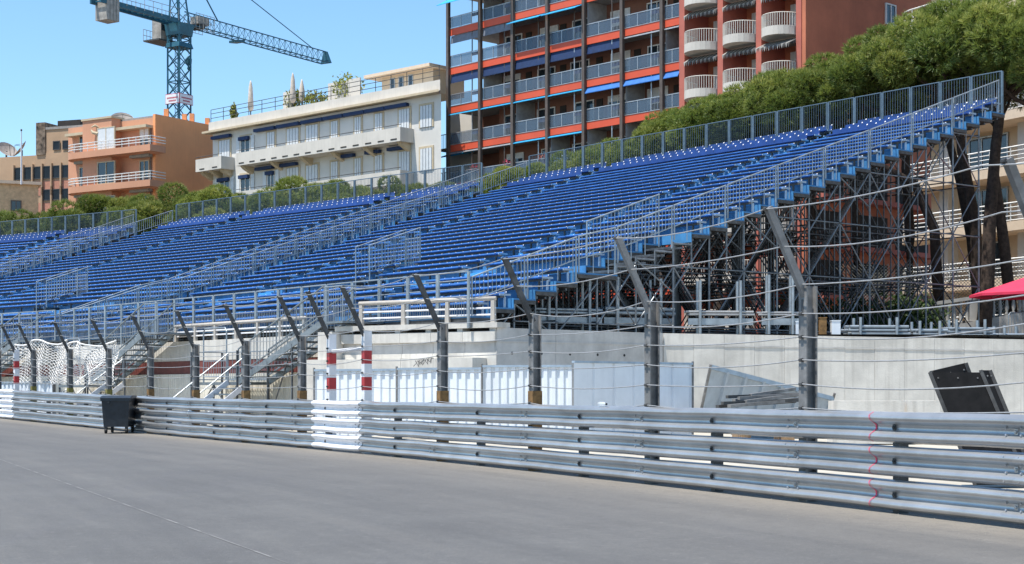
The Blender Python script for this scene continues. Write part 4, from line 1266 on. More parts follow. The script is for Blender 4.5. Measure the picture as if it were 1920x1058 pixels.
# --- orange-banded apartment tower with glass balconies
FT = Fr(-4.8, 124.0, 0.682, -0.731, 0.731, 0.682)
tower = thing('apartment_tower', FT(0, 0, 3), 'tall apartment block with orange balcony bands, brown posts and blue awnings', 'building')
TW = FT.tx(1277)
fl = [23.05 + 3.0 * k for k in range(-6, 5)]
posts_t = [FT.tx(x) for x in (843, 903, 964, 1029, 1097.6, 1169, 1244)] + [TW]
for t_ in posts_t[:-1]:
    MB().fbox(FT, t_ - 0.13, t_ + 0.13, -0.26, -0.02, 3, 38).build('post', brownpost, tower)
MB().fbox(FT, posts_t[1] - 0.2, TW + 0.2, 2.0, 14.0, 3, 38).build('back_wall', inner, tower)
MB().fbox(FT, posts_t[0] + 0.0, posts_t[0] + 0.25, 5.0, 5.25, 3, 38).build('post', brownpost, tower)
rt = random.Random(11)
aw = {(3, 0): 0}
for fi, z in enumerate(fl):
    MB().fbox(FT, 0.0, TW, 0.06, 2.0, z - 0.18, z + 0.02).build('floor_slab', slabm, tower)
    MB().fbox(FT, 0.0, posts_t[1], 2.0, 5.2, z - 0.18, z + 0.02).build('floor_slab', slabm, tower)
    MB().fbox(FT, -0.05, TW, -0.02, 0.055, z - 0.30, z + 0.22).build('parapet_band', orangeband, tower)
    if z < 12: continue
    MB().fbox(FT, -0.02, TW, -0.05, 0.07, z + 0.222, z + 0.27).build('band_cap', frame_al, tower)
    for bi in range(7):
        a, e = posts_t[bi] + 0.10, posts_t[bi + 1] - 0.10
        w = e - a; g1 = a + w * 0.70 if bi < 6 else e
        # glass balustrade panes
        for k in range(2):
            p0, p1 = lerp(a, g1, k / 2) + 0.03, lerp(a, g1, (k + 1) / 2) - 0.03
            MB().fbox(FT, p0, p1, 0.0, 0.02, z + 0.32, z + 1.08).build('glass_panel', glass_bal, tower)
        b = MB()
        b.fbox(FT, a, e, -0.015, 0.035, z + 1.10, z + 1.16)
        for q in (a, (a + g1) / 2, g1): b.fbox(FT, q - 0.025, q + 0.025, -0.012, 0.032, z + 0.27, z + 1.10)
        if bi < 6:
            n = 8
            for k in range(n): b.tube(FT(lerp(g1, e, (k + 0.5) / n), 0.01, z + 0.27), FT(lerp(g1, e, (k + 0.5) / n), 0.01, z + 1.10), 0.02, 4)
        b.build('balcony_railing', frame_al, tower)
        if bi < 6:
            MB().fbox(FT, g1, e, 0.03, 0.05, z + 0.80, z + 1.06).build('planter_board', awn_n, tower)
            MB().fbox(FT, g1 - 0.035, g1 + 0.035, 0.04, 0.10, z + 1.16, z + 2.82).build('mullion', frame_al if rt.random() < 0.5 else brownpost, tower)
        # rear wall windows
        if bi >= 1:
            if rt.random() < 0.25:
                MB().fbox(FT, a, a + 0.08, 0.1, 2.0, z + 0.02, z + 2.8).build('partition', mat('grey_partition', (0.34, 0.33, 0.32), 0.8), tower)
            c0_ = a + w * rt.uniform(0.05, 0.25)
            window(FT, tower, c0_, c0_ + w * 0.55, 1.99, z + 0.05, z + 2.25, frame_w, 1, rt.choice([0, 0, 0, 0.2, 0.5]), out=0.08)
            if rt.random() < 0.6: MB().fbox(FT, e - w * 0.2, e - 0.1, 1.93, 1.995, z + 0.1, z + 2.2).build('dark_door', darkb, tower)
        # awnings
        kind = {(8, 0): 'far', (8, 1): 'far', (8, 2): 'thin', (8, 3): 'thin', (7, 2): 'open', (7, 3): 'open', (7, 0): 'grey', (7, 1): 'grey', (6, 0): 'navy', (6, 1): 'navy', (6, 2): 'navy', (6, 3): 'navy', (6, 4): 'navy', (7, 5): 'roll', (7, 6): 'roll', (5, 1): 'thin', (5, 2): 'thin', (5, 3): 'thin', (5, 4): 'drop', (5, 5): 'drop', (5, 6): 'drop', (5, 0): 'thin', (4, 2): 'thin', (4, 3): 'thin', (4, 1): 'roll', (6, 5): 'roll', (6, 6): 'roll', (4, 0): 'roll', (3, 1): 'thin'}.get((fi, bi))
        zt = z + 2.68
        if kind in ('open', 'far', 'thin', 'drop', 'navy', 'grey', 'roll'):
            out_, dz, m_ = {'open': (0.95, 0.40, awn_b), 'far': (1.5, 0.85, awn_b), 'thin': (0.30, 0.14, awn_b), 'drop': (0.25, 0.42, mat('blue_awning', (0.02, 0.14, 0.45), 0.7)), 'navy': (0.05, 0.62, awn_n), 'grey': (0.03, 0.55, mat('grey_screen', (0.16, 0.18, 0.22), 0.7)), 'roll': (0.16, 0.12, frame_al)}[kind]
            p = [FT(a + 0.02, 0.08, zt), FT(e - 0.02, 0.08, zt), FT(e - 0.02, 0.05 - out_, zt - dz), FT(a + 0.02, 0.05 - out_, zt - dz)]
            p2 = [q - Vector((0, 0, 0.05)) for q in p]
            MB().hexa(p2 + p).build('awning', m_, tower)
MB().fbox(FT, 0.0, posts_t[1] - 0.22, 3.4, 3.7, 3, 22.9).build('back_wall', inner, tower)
an = MB().fbox(FT, -3.2, -0.16, 2.4, 7, 3, 23.4).build('annex_wall', white_wall, tower)
for z in (20.4, 17.4):
    MB().fbox(FT, -2.6, -0.2, 1.2, 2.4, z - 0.2, z).build('annex_slab', slabm, tower)
    b = MB()
    for k in range(14): b.tube(FT(lerp(-2.6, -0.2, k / 13), 1.25, z), FT(lerp(-2.6, -0.2, k / 13), 1.25, z + 1.1), 0.025, 4)
    b.tube(FT(-2.6, 1.25, z + 1.1), FT(-0.2, 1.25, z + 1.1), 0.035, 5)
    b.build('annex_railing', brownpost, tower)
p = [FT(-2.4, 2.3, 20.2), FT(1.2, 2.3, 20.2), FT(1.2, 0.9, 19.7), FT(-2.4, 0.9, 19.7)]
MB().hexa([q - Vector((0, 0, 0.06)) for q in p] + p).build('awning', awn_b, tower)
# flower boxes on the lower floors
for (fi, bi, m_) in ((4, 0, (0.5, 0.03, 0.06)), (4, 1, (0.55, 0.05, 0.12)), (4, 2, (0.6, 0.12, 0.05))):
    z = fl[fi]; a, e = posts_t[bi] + 0.1, posts_t[bi + 1] - 0.1; g1 = a + (e - a) * 0.7
    b = MB()
    for k in range(70):
        c = FT(rt.uniform(g1, e), rt.uniform(-0.25, 0.05), z + rt.uniform(1.05, 1.45)); r = 0.06
        q = [Vector((rt.uniform(-r, r), rt.uniform(-r, r), rt.uniform(-r, r))) for _ in range(3)]
        b.add([c + x_ for x_ in q], [(0, 1, 2)])
    tag(b.build('flowers', mat('flowers%d' % bi, m_, 0.8), tower), kind='stuff')
# --- right wing with rounded balconies
WT = FT.tx(1507)
pil = [(FT.tx(x0), FT.tx(x1)) for x0, x1 in ((1278, 1288), (1350, 1360), (1422, 1432), (1497, 1507))]
wing = thing('apartment_wing', FT(TW, 0, 3), 'terracotta apartment wing with rounded white balconies and striped awnings', 'building')
for a, e in pil: MB().fbox(FT, a, e, -0.25, 2.2, 3, 40).build('pilaster', pilast, wing)
MB().fbox(FT, pil[0][0], pil[-1][1] - 0.02, 2.2, 14, 3, 40).build('wing_wall', redwall, wing)
MB().fbox(FT, pil[-1][1] + 0.02, pil[-1][1] + 0.30, -0.2, 18, 3, 40).build('side_wall', redwall, wing)
zb_ = [20.45 + 3.05 * k for k in range(-5, 5)]
for bi in range(3):
    a, e = pil[bi][1], pil[bi + 1][0]; w = e - a
    for ki, z in enumerate(zb_):
        MB().fbox(FT, a, e, 1.4, 2.2, z - 0.1, z + 0.25).build('bay_slab', slabm, wing)
        n = 14; out_ = 1.25
        def arc(q, rr=1.0): 
            th = math.pi * q
            return (a + w / 2 - w / 2 * rr * math.cos(th), 0.9 - (0.9 + out_) * rr * math.sin(th) ** 0.75)
        vv = []
        for k in range(n + 1):
            x_, y_ = arc(k / n); vv += [FT(x_, y_, z), FT(x_, y_, z + 0.55)]
        b = MB(); b.add(vv, [(2 * k, 2 * k + 2, 2 * k + 3, 2 * k + 1) for k in range(n)])
        b.add([q for q in vv[0::2]], [tuple(range(n + 1))]); b.add([q - Vector((0, 0, 0.3)) for q in vv[1::2]], [tuple(reversed(range(n + 1)))])
        bo = b.build('balcony', balc_w, wing)
        b = MB(); nb = 30
        for k in range(nb + 1):
            x_, y_ = arc(k / nb, 0.985); b.tube(FT(x_, y_, z + 0.5), FT(x_, y_, z + 1.35), 0.03, 4)
        b.path([FT(*arc(k / n, 0.985), z + 1.36) for k in range(n + 1)], 0.03, 5)
        b.build('balcony_railing', balc_w, bo)
        window(FT, wing, a + w * 0.38, e - 0.12, 2.19, z + 0.3, z + 2.55, frame_w, 1, 0.95 if (bi == 1 and ki == 6) else 0, trans=0.65, out=0.1)
        MB().fbox(FT, a + w * 0.2, a + w * 0.36, 2.05, 2.19, z + 0.3, z + 2.55).build('shutter', shutter_w, wing)
        b = MB(); ns = 16                          # scalloped awning under the slab above
        zt = z + 2.98; o2 = 1.0 if (bi, ki) in ((2, 5), (1, 7)) else 0.45
        for k in range(ns):
            p0, p1 = lerp(a, e, k / ns), lerp(a, e, (k + 1) / ns)
            b.add([FT(p0, 0.3, zt), FT(p1, 0.3, zt), FT(p1, 0.1 - o2, zt - 0.25 - o2 * 0.3), FT(p0, 0.1 - o2, zt - 0.25 - o2 * 0.3), FT((p0 + p1) / 2, 0.09 - o2, zt - 0.55 - o2 * 0.3)], [(0, 1, 2, 3), (3, 2, 4)], k % 2)
        b.build('awning', [awn_s, mat('awning_dark_stripe', (0.09, 0.085, 0.08), 0.8)], wing)
# small window and vent of the side wall
FS = Fr(*FT(pil[-1][1] + 0.30, 0, 0)[:2], 0.731, 0.682, -0.682, 0.731)
q0, q1 = FS.tx(1659), FS.tx(1678)
window(FS, wing, q0, q1, 0.0, FS.zy(1668, 48), FS.zy(1668, 8), frame_w, 1, out=0.12)
for zi, z in enumerate((4.2, 7.3, 10.4, 13.5)):
    for a, e in ((0.7, 3.6), (4.6, 8.6), (9.6, 13.4)):
        o = MB().fbox(FS, a, e, -0.05, 0.0, z, z + 2.2).build('loggia_opening', darkb, wing)
        MB().fbox(FS, a - 0.2, e + 0.2, -0.9, -0.055, z - 0.25, z + 0.05).build('loggia_slab', pilast, o)
q0 = FS.tx(1627); MB().fbox(FS, q0, q0 + 1.0, -0.05, 0.0, FS.zy(1630, 82), FS.zy(1630, 79)).build('vent', darkb, wing)

# --- white apartment house with shutters
FW = Fr(-5.4, 121.8, -0.735, 0.678, 0.678, 0.735)
wl = FW.tx(399)
house = thing('white_apartment_house', FW(0, 0, 3), 'white apartment house with shutters, navy awnings and a roof terrace', 'building')
RZ = 23.9
def trap(t0, t1, s0, s1, z0, z1):
    c = [FW(a_, b_, z_) for z_ in (z0, z1) for a_, b_ in ((t0, s0), (t1, s0), (t1, s1), (t0 + (s1 - s0) * 1.02, s1))]
    return MB().hexa(c)
trap(0, wl, 0, 12, 3, RZ).build('wall', white_wall, house)
trap(-0.5, wl + 0.6, -0.75, 12.3, RZ, RZ + 0.18).build('eaves', cream_trim, house)
trap(-0.2, wl + 0.2, -0.3, 12.0, RZ + 0.18, RZ + 1.0).build('terrace_parapet', balc_w, house)
b = MB()
for z in (0.35, 0.75, 1.1): b.tube(FW(-0.1, -0.2, RZ + 1.0 + z), FW(wl, -0.2, RZ + 1.0 + z), 0.03, 4)
for k in range(17): b.tube(FW(wl * k / 16, -0.2, RZ + 1.0), FW(wl * k / 16, -0.2, RZ + 2.1), 0.035, 4)
b.build('terrace_railing', darksteel, house)
fz = [20.75, 17.45, 14.15]
wins = [(800, 22, 'sh'), (759, 20, 'sh'), (711, 14, 'sh'), (672, 12, 'sh'), (628, 13, 'sh'), (586, 22, 'sh'), (550, 22, 'sh'), (509, 14, 'sh'), (461, 18, 'bl'), (422, 20, 'sh')]
for zi, z in enumerate(fz):
    for x, w, k in wins:
        a, e = FW.tx(x + w / 2), FW.tx(x - w / 2)
        z0, z1 = (z + 0.75 if x == 800 or x == 461 else z + 0.05), z + 2.45
        b = MB(); q = 0.16
        b.fbox(FW, a - q, a, -0.06, 0, z0, z1 + q); b.fbox(FW, e, e + q, -0.06, 0, z0, z1 + q); b.fbox(FW, a, e, -0.06, 0, z1, z1 + q)
        b.build('window_surround', cream_trim, house)
        if k == 'sh' and not (zi == 1 and x in (509, 422)):
            MB().fbox(FW, a, e, -0.015, -0.003, z0, z1).build('recess', darkb, house)
            n = max(3, round((e - a) / 0.34))
            for i in range(n):
                p0, p1 = lerp(a, e, i / n) + 0.03, lerp(a, e, (i + 1) / n) - 0.03
                o = MB().fbox(FW, p0, p1, -0.10, -0.02, z0 + 0.02, z1 - 0.02).build('shutter', shutter_w, house)
        else:
            window(FW, house, a, e, 0.0, z0, z1, frame_w, 1, out=0.09)
            for s_ in (-1, 1):
                p = a - 0.55 if s_ < 0 else e + 0.10
                MB().fbox(FW, p, p + 0.45, -0.10, -0.03, z0, z1).build('shutter', shutter_w, house)
            MB().fbox(FW, a, e, -0.35, -0.11, z1 - 0.35, z1 - 0.05).build('awning', awn_n, house)
    # balconies
    for x0, x1 in ((776, 468), (440, 392)):
        a, e = FW.tx(x0), FW.tx(x1)
        bo = MB().fbox(FW, a, e, -1.45, -0.0, z - 0.30, z - 0.12).build('balcony', balc_w, house)
        b = MB(); b.fbox(FW, a, e, -1.45, -1.35, z - 0.12, z + 0.78); b.fbox(FW, a, a + 0.1, -1.35, 0, z - 0.12, z + 0.78); b.fbox(FW, e - 0.1, e, -1.35, 0, z - 0.12, z + 0.78)
        b.build('parapet', balc_w, bo)
        n = max(2, round((e - a) / 1.5))
        for k in range(n):
            q = lerp(a, e, (k + 0.5) / n); MB().fbox(FW, q - 0.35, q + 0.35, -1.47, -1.449, z - 0.16, z - 0.06).build('drain_slot', darkb, bo)
        MB().tube(FW(a, -1.4, z + 0.98), FW(e, -1.4, z + 0.98), 0.03, 5).build('top_rail', darksteel, bo)
        n = max(2, round((e - a) / 4.5))
        for k in range(n + 1):
            q = lerp(a + 0.3, e - 0.6, k / n); c = [FW(q, -0.9, z - 0.55), FW(q + 0.4, -0.9, z - 0.55), FW(q + 0.4, 0, z - 0.95), FW(q, 0, z - 0.95), FW(q, -1.2, z - 0.30), FW(q + 0.4, -1.2, z - 0.30), FW(q + 0.4, 0, z - 0.30), FW(q, 0, z - 0.30)]
            MB().hexa(c).build('corbel', cream_trim, bo)
    # rolled navy awnings
    for x0, x1 in (((768, 728), (726, 690), (688, 650), (648, 612), (610, 570), (566, 524), (520, 482), (436, 402)) if zi == 0 else ((764, 732), (716, 690), (668, 636), (560, 524), (516, 484))):
        a, e = FW.tx(x0), FW.tx(x1)
        MB().bar(FW(a, -0.25, z + 2.72), FW(e, -0.25, z + 2.72), 0.34, 0.26).build('awning', awn_n, house)
# roof terrace: pavilion, screens, closed parasols, planters
pv = thing('roof_pavilion', FW(1, 3, RZ + 1), 'flat-roofed cream pavilion on the roof terrace of the white house', 'pavilion')
a, e = FW.tx(812, 2.5), FW.tx(716, 2.5)
MB().fbox(FW, a, e, 2.5, 6, RZ + 0.9, RZ + 2.75).build('wall', creamwall, pv)
MB().fbox(FW, a - 0.5, e + 1.2, 1.6, 6.5, RZ + 2.75, RZ + 3.0).build('roof', creamslab, pv)
for x in (770, 752, 736): window(FW, pv, FW.tx(x + 5, 2.5), FW.tx(x - 4, 2.5), 2.5, RZ + 1.2, RZ + 2.6, frame_al, 0)
for x0, x1, h, lab in ((675, 615, 1.9, 'pale screen panel on the roof terrace left of the pavilion'), (545, 531, 1.9, 'small pale screen on the roof terrace beside the yellow bush')):
    tag(MB().fbox(FW, FW.tx(x0, 1.2), FW.tx(x1, 1.2), 1.2, 1.3, RZ + 0.9, RZ + 0.9 + h).build('terrace_screen', balc_w), lab, 'screen')
for x, h, lab in ((470, 3.4, 'tall closed cream parasol near the left end of the roof terrace'), (549, 3.3, 'closed cream parasol behind the yellow bush on the roof terrace'), (566, 2.6, 'short closed cream parasol right of the yellow bush')):
    c = FW(FW.tx(x, 1.0), 1.0, RZ + 0.95)
    t = thing('closed_parasol', c, lab, 'parasol', 'closed terrace parasols')
    MB().lathe(c, [(0.05, 0), (0.05, 0.7)], 8).build('pole', darksteel, t)
    MB().lathe(c + Vector((0, 0, 0.7)), [(0.10, 0), (0.26, 0.25), (0.24, 0.9), (0.17, h - 1.3), (0.08, h - 0.85), (0.02, h - 0.7)], 9).build('folded_canopy', mat('beige_canvas', (0.56, 0.48, 0.40), 0.85), t, smooth=True)

# --- orange house with curved balconies
FO = Fr(-31.9, 143.0, -0.842, 0.539, 0.539, 0.842)
ol = FO.tx(128)
oh = thing('orange_house', FO(0, 0, 3), 'orange apartment house with long rounded balconies, crane rising behind it', 'building')
OZ = FO.zy(290, 214)
bl_ = FO.tx(226); br = FO.tx(172)
MB().fbox(FO, 0.25, ol, 0.0, 12.5, 3, OZ - 0.3).build('wall', peach, oh)
MB().fbox(FO, -0.05, 0.25, -0.02, 12.6, 3, OZ).build('side_wall', orange_wall, oh)
MB().fbox(FO, bl_, br, -1.1, 0.0, 3, OZ - 0.1).build('projecting_bay', peach, oh)
MB().fbox(FO, bl_ - 0.1, br + 0.1, -1.2, 0.4, OZ - 0.1, OZ + 0.08).build('bay_cornice', cream_trim, oh)
MB().fbox(FO, 0.25, bl_, -0.9, 0.3, OZ - 1.25, OZ - 1.0).build('canopy', cream_trim, oh)
MB().fbox(FO, br, br + 2.6, -0.9, 0.3, OZ - 1.25, OZ - 1.0).build('canopy', cream_trim, oh)
MB().fbox(FO, 0.3, ol, 0.1, 12.4, OZ - 0.3, OZ - 0.1).build('roof', roofm, oh)
b = MB(); c = FO((bl_ + br) / 2, -1.15, OZ - 0.95)
b.path([c + Vector((-0.5, 0, -0.1)), c + Vector((-0.3, -0.05, -0.35)), c + Vector((0.1, -0.05, -0.45)), c + Vector((0.5, -0.05, -0.1)), c + Vector((0.8, -0.05, 0.35))], [0.06, 0.16, 0.2, 0.15, 0.03], 6)
b.path([c + Vector((-0.45, -0.05, 0.15)), c + Vector((-0.1, -0.05, 0.3)), c + Vector((0.25, -0.05, 0.15))], [0.04, 0.12, 0.04], 6)
b.build('shell_ornament', cream_trim, oh)
for fi, yb in enumerate((290, 355, 420)):
    zb2 = FO.zy(284, yb - 5)
    x0, x1 = FO.tx(286, -1.6), FO.tx(116, -1.6)
    n = 10; pts = [(x0, 0.0), (x0, -1.9)]
    R_ = 1.9
    for k in range(n + 1): 
        th = math.pi / 2 * k / n; pts.append((x1 - R_ + R_ * math.sin(th), -R_ * math.cos(th)))
    vb = [FO(t_, s_, zb2 - 0.25) for t_, s_ in pts]; vt = [FO(t_, s_, zb2 + 0.32) for t_, s_ in pts]
    m = len(pts)
    bo = MB().add(vb + vt, [(k, k + 1, m + k + 1, m + k) for k in range(m - 1)] + [tuple(range(m)), tuple(range(m, 2 * m))]).build('balcony', peach, oh)
    b = MB()
    rim = [(t_, s_ - (-0.06 if s_ < 0 else 0)) for t_, s_ in pts]
    for h in (0.58, 0.82, 1.08): b.path([FO(t_, s_, zb2 + h) for t_, s_ in rim], 0.045, 5)
    for k in range(12):
        q = lerp(x0 + 0.05, x1 - R_, k / 11); b.tube(FO(q, -1.84, zb2 + 0.3), FO(q, -1.84, zb2 + 1.08), 0.035, 4)
    b.build('balcony_railing', frame_w, bo)
    # windows: right bay, projecting bay, left bay
    z = zb2 + 0.3
    window(FO, oh, FO.tx(281), FO.tx(263), 0.0, z + 0.05, z + 2.1, cream_trim, 1, 0.55 if fi == 0 else 0, out=0.12)
    window(FO, oh, FO.tx(217, -1.1), FO.tx(184, -1.1), -1.1, z + 0.1, z + 2.15, cream_trim, 1, 1.0 if fi == 0 else 0, out=0.14)
    window(FO, oh, FO.tx(168), FO.tx(150), 0.0, z + 0.05, z + 2.1, cream_trim, 1, 0, out=0.12)
    if fi: 
        for x0_, x1_ in ((282, 246), (172, 142)):
            MB().bar(FO(FO.tx(x0_, -0.5), -0.5, z + 2.45), FO(FO.tx(x1_, -0.5), -0.5, z + 2.45), 0.5, 0.3).build('awning', awn_s, oh)
MB().tube(FO(0.45, -0.08, 8), FO(0.45, -0.08, OZ - 1.2), 0.06, 6).build('drainpipe', brownpost, oh)
FOs = Fr(*FO(-0.05, 0, 0)[:2], 0.539, 0.842, -0.842, 0.539)
for x, h in ((352, 1.0), (366, 1.3), (395, 1.1), (318, 1.2)):
    q = FOs(FOs.tx(x), 0.4, OZ - 0.3)
    MB().box(q.x - 0.2, q.x + 0.2, q.y - 0.2, q.y + 0.2, OZ - 0.4, OZ + h * 0.6).build('chimney', orange_wall, oh)
def dish(c, r, aim, lab):
    t = thing('satellite_dish', c, lab, 'satellite dish', 'satellite dishes')
    b = MB(); n = 20; vv = []
    rings = [(0.05, 0.0), (0.5, 0.06), (0.85, 0.18), (1.0, 0.27)]
    aim = Vector(aim).normalized(); x_ = aim.cross(Vector((0, 0, 1))).normalized(); y_ = x_.cross(aim)
    cc = Vector(c) + Vector((0, 0, r * 0.95))
    for q, d in rings:
        for k in range(n):
            th = 2 * math.pi * k / n; vv.append(cc + (x_ * math.cos(th) + y_ * math.sin(th)) * (r * q) + aim * (d * r))
    b.add(vv, [(i * n + k, i * n + (k + 1) % n, (i + 1) * n + (k + 1) % n, (i + 1) * n + k) for i in range(3) for k in range(n)]).build('reflector', dishm, t, smooth=True)
    MB().tube(c, cc, 0.12, 6).build('mast', darksteel, t)
    b = MB(); 
    for th in (0.5, 2.6, 4.7): b.tube(cc + (x_ * math.cos(th) + y_ * math.sin(th)) * r * 0.95 + aim * r * 0.25, cc + aim * r * 0.8, 0.03, 4)
    b.build('feed_arm', darksteel, t)
dish(FO(FO.tx(229, 5), 5, OZ - 0.3), 1.15, (0.2, -0.6, 0.6), 'large satellite dish on the roof of the orange house')

# --- tan office block and low house at the left edge
dim_glass = mat('dim_office_glass', (0.018, 0.02, 0.025), 0.12, 0, 0.3, 0.4, spec=0.25)
FB = Fr(-45.0, 188.0, -0.94, 0.34, 0.34, 0.94)
of = thing('office_block', FB(0, 0, 3), 'tan office block with rows of dark square windows at the left edge', 'building')
ZA, ZB2 = FB.zy(110, 241), FB.zy(40, 292)
tA = FB.tx(82); tE = FB.tx(-60)
MB().fbox(FB, -6, tA, 0.4, 14, 3, ZA).build('wall', brownb, of)
MB().fbox(FB, tA, tE, 0.4, 14, 3, ZB2).build('wall', brownb, of)
MB().fbox(FB, -6, tA + 0.1, 0.3, 14, ZA, ZA + 0.3).build('roof_edge', roofm, of)
MB().fbox(FB, FB.tx(118), FB.tx(150), 3.0, 6, ZA, ZA + 1.6).build('roof_box', darkb, of) if False else MB().fbox(FB, FB.tx(150, 3), FB.tx(108, 3), 3.0, 6, ZA + 0.3, ZA + 1.5).build('roof_box', darkb, of)
MB().fbox(FB, tA, tA + 1.3, 0.25, 5, ZB2, ZA + 0.9).build('stone_face', mat('carved_stone', (0.20, 0.15, 0.11), 0.95, 0, 0.5, 1.6, bump=1.0, bscale=3), of)
rows = [(264, 281, 88), (310, 334, 16), (354, 375, 72), (398, 418, 72)]
for ri, (y0, y1, xs_) in enumerate(rows):
    z1, z0 = FB.zy(100, y0), FB.zy(100, y1)
    MB().fbox(FB, -6, tE if ri else tA, 0.34, 0.40, z0 - 2.0, z0 - 0.25).build('spandrel', pinkspan if ri else brownb, of)
    x = 150
    while x > (-40 if ri else 84):
        x -= 17.8
        if x < xs_ - 6: break
        a, e = FB.tx(x + 13), FB.tx(x)
        window(FB, of, a, e, 0.34, z0, z1, darksteel, 0, 0, out=0.10).children[0].data.materials[0] = dim_glass
        if ri: MB().fbox(FB, e + 0.06, e + 0.24, 0.05, 0.40, z0 - 2.0, z1 + 0.3).build('fin', brownb, of)
dish(FB(FB.tx(12, 3), 3, ZB2), 1.25, (0.5, -0.5, 0.6), 'big satellite dish at the left edge on the office roof')
dish(FB(FB.tx(41, 3), 3, ZB2), 1.25, (-0.7, -0.3, 0.55), 'smaller satellite dish beside the flagpole on the office roof')
FL = Fr(-54.0, 158.0, 0.93, 0.37, -0.37, 0.93)
lh = thing('low_house', FL(0, 0, 3), 'low tan house wall at the left edge in front of the office block', 'building')
le = FL.tx(72)
MB().fbox(FL, 0, le, 0, 10, 3, FL.zy(20, 345)).build('wall', mat('ochre_render', (0.66, 0.46, 0.26), 0.88), lh)
MB().fbox(FL, 0, le + 0.3, -0.3, 10, FL.zy(20, 345), FL.zy(20, 345) + 0.3).build('roof_edge', creamslab, lh)
window(FL, lh, FL.tx(20), FL.tx(40), 0, FL.zy(30, 396), FL.zy(30, 376), brownpost, 1, 0, out=0.1)
t = thing('flagpole', P(40, 343, 157), 'thin bare flagpole above the low tan house', 'flagpole')
a = P(40, 346, 157); e = P(40, 246, 157)
MB().path([a, a.lerp(e, 0.5), e], [0.09, 0.075, 0.05], 6).build('pole', whitep, t)
MB().lathe(e, [(0.05, 0), (0.12, 0.1), (0.05, 0.2)], 8).build('finial', darksteel, t)

# --- cream apartment house behind the scaffold end, right edge
FC = Fr(22.2, 94.5, 0.476, -0.88, 0.88, 0.476)
ch = thing('cream_apartment_house', FC(0, 0, 3), 'cream apartment house with rounded balcony slabs behind the scaffold and pines', 'building')
MB().fbox(FC, 1.5, 34, 2.0, 14, 3, 34).build('wall', creamwall, ch)
for k in range(-1, 8):
    z = 7.35 + 3.0 * k
    n = 8; pts = [(34, 2.0), (34, 0.0)]; R_ = 2.0
    for q in range(n + 1):
        th = math.pi / 2 * q / n; pts.append((R_ - R_ * math.sin(th), R_ - R_ * math.cos(th)))
    m = len(pts)
    vb = [FC(t_, s_, z - 0.45) for t_, s_ in pts]; vt = [FC(t_, s_, z + 0.05) for t_, s_ in pts]
    bo = MB().add(vb + vt, [(i, i + 1, m + i + 1, m + i) for i in range(m - 1)] + [tuple(range(m)), tuple(range(m, 2 * m))]).build('balcony', creamslab, ch)
    b = MB()
    for h in (0.12, 0.35, 0.58, 0.81, 1.05): b.path([FC(t_, s_ + 0.05, z + h) for t_, s_ in pts[1:]], 0.03 if h < 1 else 0.045, 4)
    for i in range(22): b.tube(FC(lerp(2, 34, i / 21), 0.05, z), FC(lerp(2, 34, i / 21), 0.05, z + 1.05), 0.035, 4)
    b.build('balcony_railing', frame_w, bo)
    for i, t_ in enumerate((3.0, 9.0, 15.0, 21.0, 27.0)):
        MB().fbox(FC, t_, t_ + 0.7, 1.2, 2.0, z + 0.05, z + 2.55).build('pier', white_wall, ch)
        window(FC, ch, t_ + 1.6, t_ + 4.6, 2.0, z + 0.1, z + 2.3, frame_al, 2, 0, out=0.1)

# ------------------------------------------------------------------ tower crane
craneblue = mat('crane_blue', (0.015, 0.10, 0.15), 0.5, 0.1, 0.15, 1.0)
cranegrey = mat('crane_grey', (0.33, 0.31, 0.28), 0.7, 0, 0.2, 2.0, 0.3)
CX = P(336, 100, 165); cx, cy = CX.x, CX.y
crane = thing('tower_crane', (cx, cy, 3), 'dark blue tower crane standing behind the orange house', 'crane')
jd = Vector((12.3, 19.6, 0)).normalized(); jn = Vector((-jd.y, jd.x, 0))
hw = 0.82
def corner(sx, sy, z): return Vector((cx, cy, z)) + jd * (hw * sx) + jn * (hw * sy)
ztop = HC + (HZ - 52) / F * 165
for sx in (-1, 1):
    for sy in (-1, 1):
        MB().bar(corner(sx, sy, 3), corner(sx, sy, ztop), 0.16, 0.16).build('mast_leg', craneblue, crane)
b = MB(); z = 20.0; k = 0
while z < ztop - 1.2:
    for (a, e) in (((-1, -1), (1, -1)), ((1, -1), (1, 1)), ((1, 1), (-1, 1)), ((-1, 1), (-1, -1))):
        b.bar(corner(*a, z), corner(*e, z + 1.45), 0.07, 0.07); b.bar(corner(*e, z), corner(*a, z + 1.45), 0.07, 0.07)
        if k % 3 == 0: b.bar(corner(*a, z), corner(*e, z), 0.09, 0.09)
    z += 1.45; k += 1
tag(b.build('mast_lattice', craneblue, crane), kind='stuff')
b = MB()
for k in range(50):
    z = 20 + 0.4 * k
    if z < ztop: b.tube(corner(-0.2, 0.5, z), corner(0.25, 0.5, z), 0.025, 4)
for s_ in (-0.2, 0.25): b.tube(corner(s_, 0.5, 20), corner(s_, 0.5, ztop), 0.035, 4)
b.build('ladder', craneblue, crane)
zc = HC + (HZ - 82) / F * 165
b = MB(); b.hexa([corner(-1.25, -1.25, zc - 0.5), corner(1.25, -1.25, zc - 0.5), corner(1.25, 1.25, zc - 0.5), corner(-1.25, 1.25, zc - 0.5), corner(-1.1, -1.1, zc), corner(1.1, -1.1, zc), corner(1.1, 1.1, zc), corner(-1.1, 1.1, zc)]).build('collar', craneblue, crane)
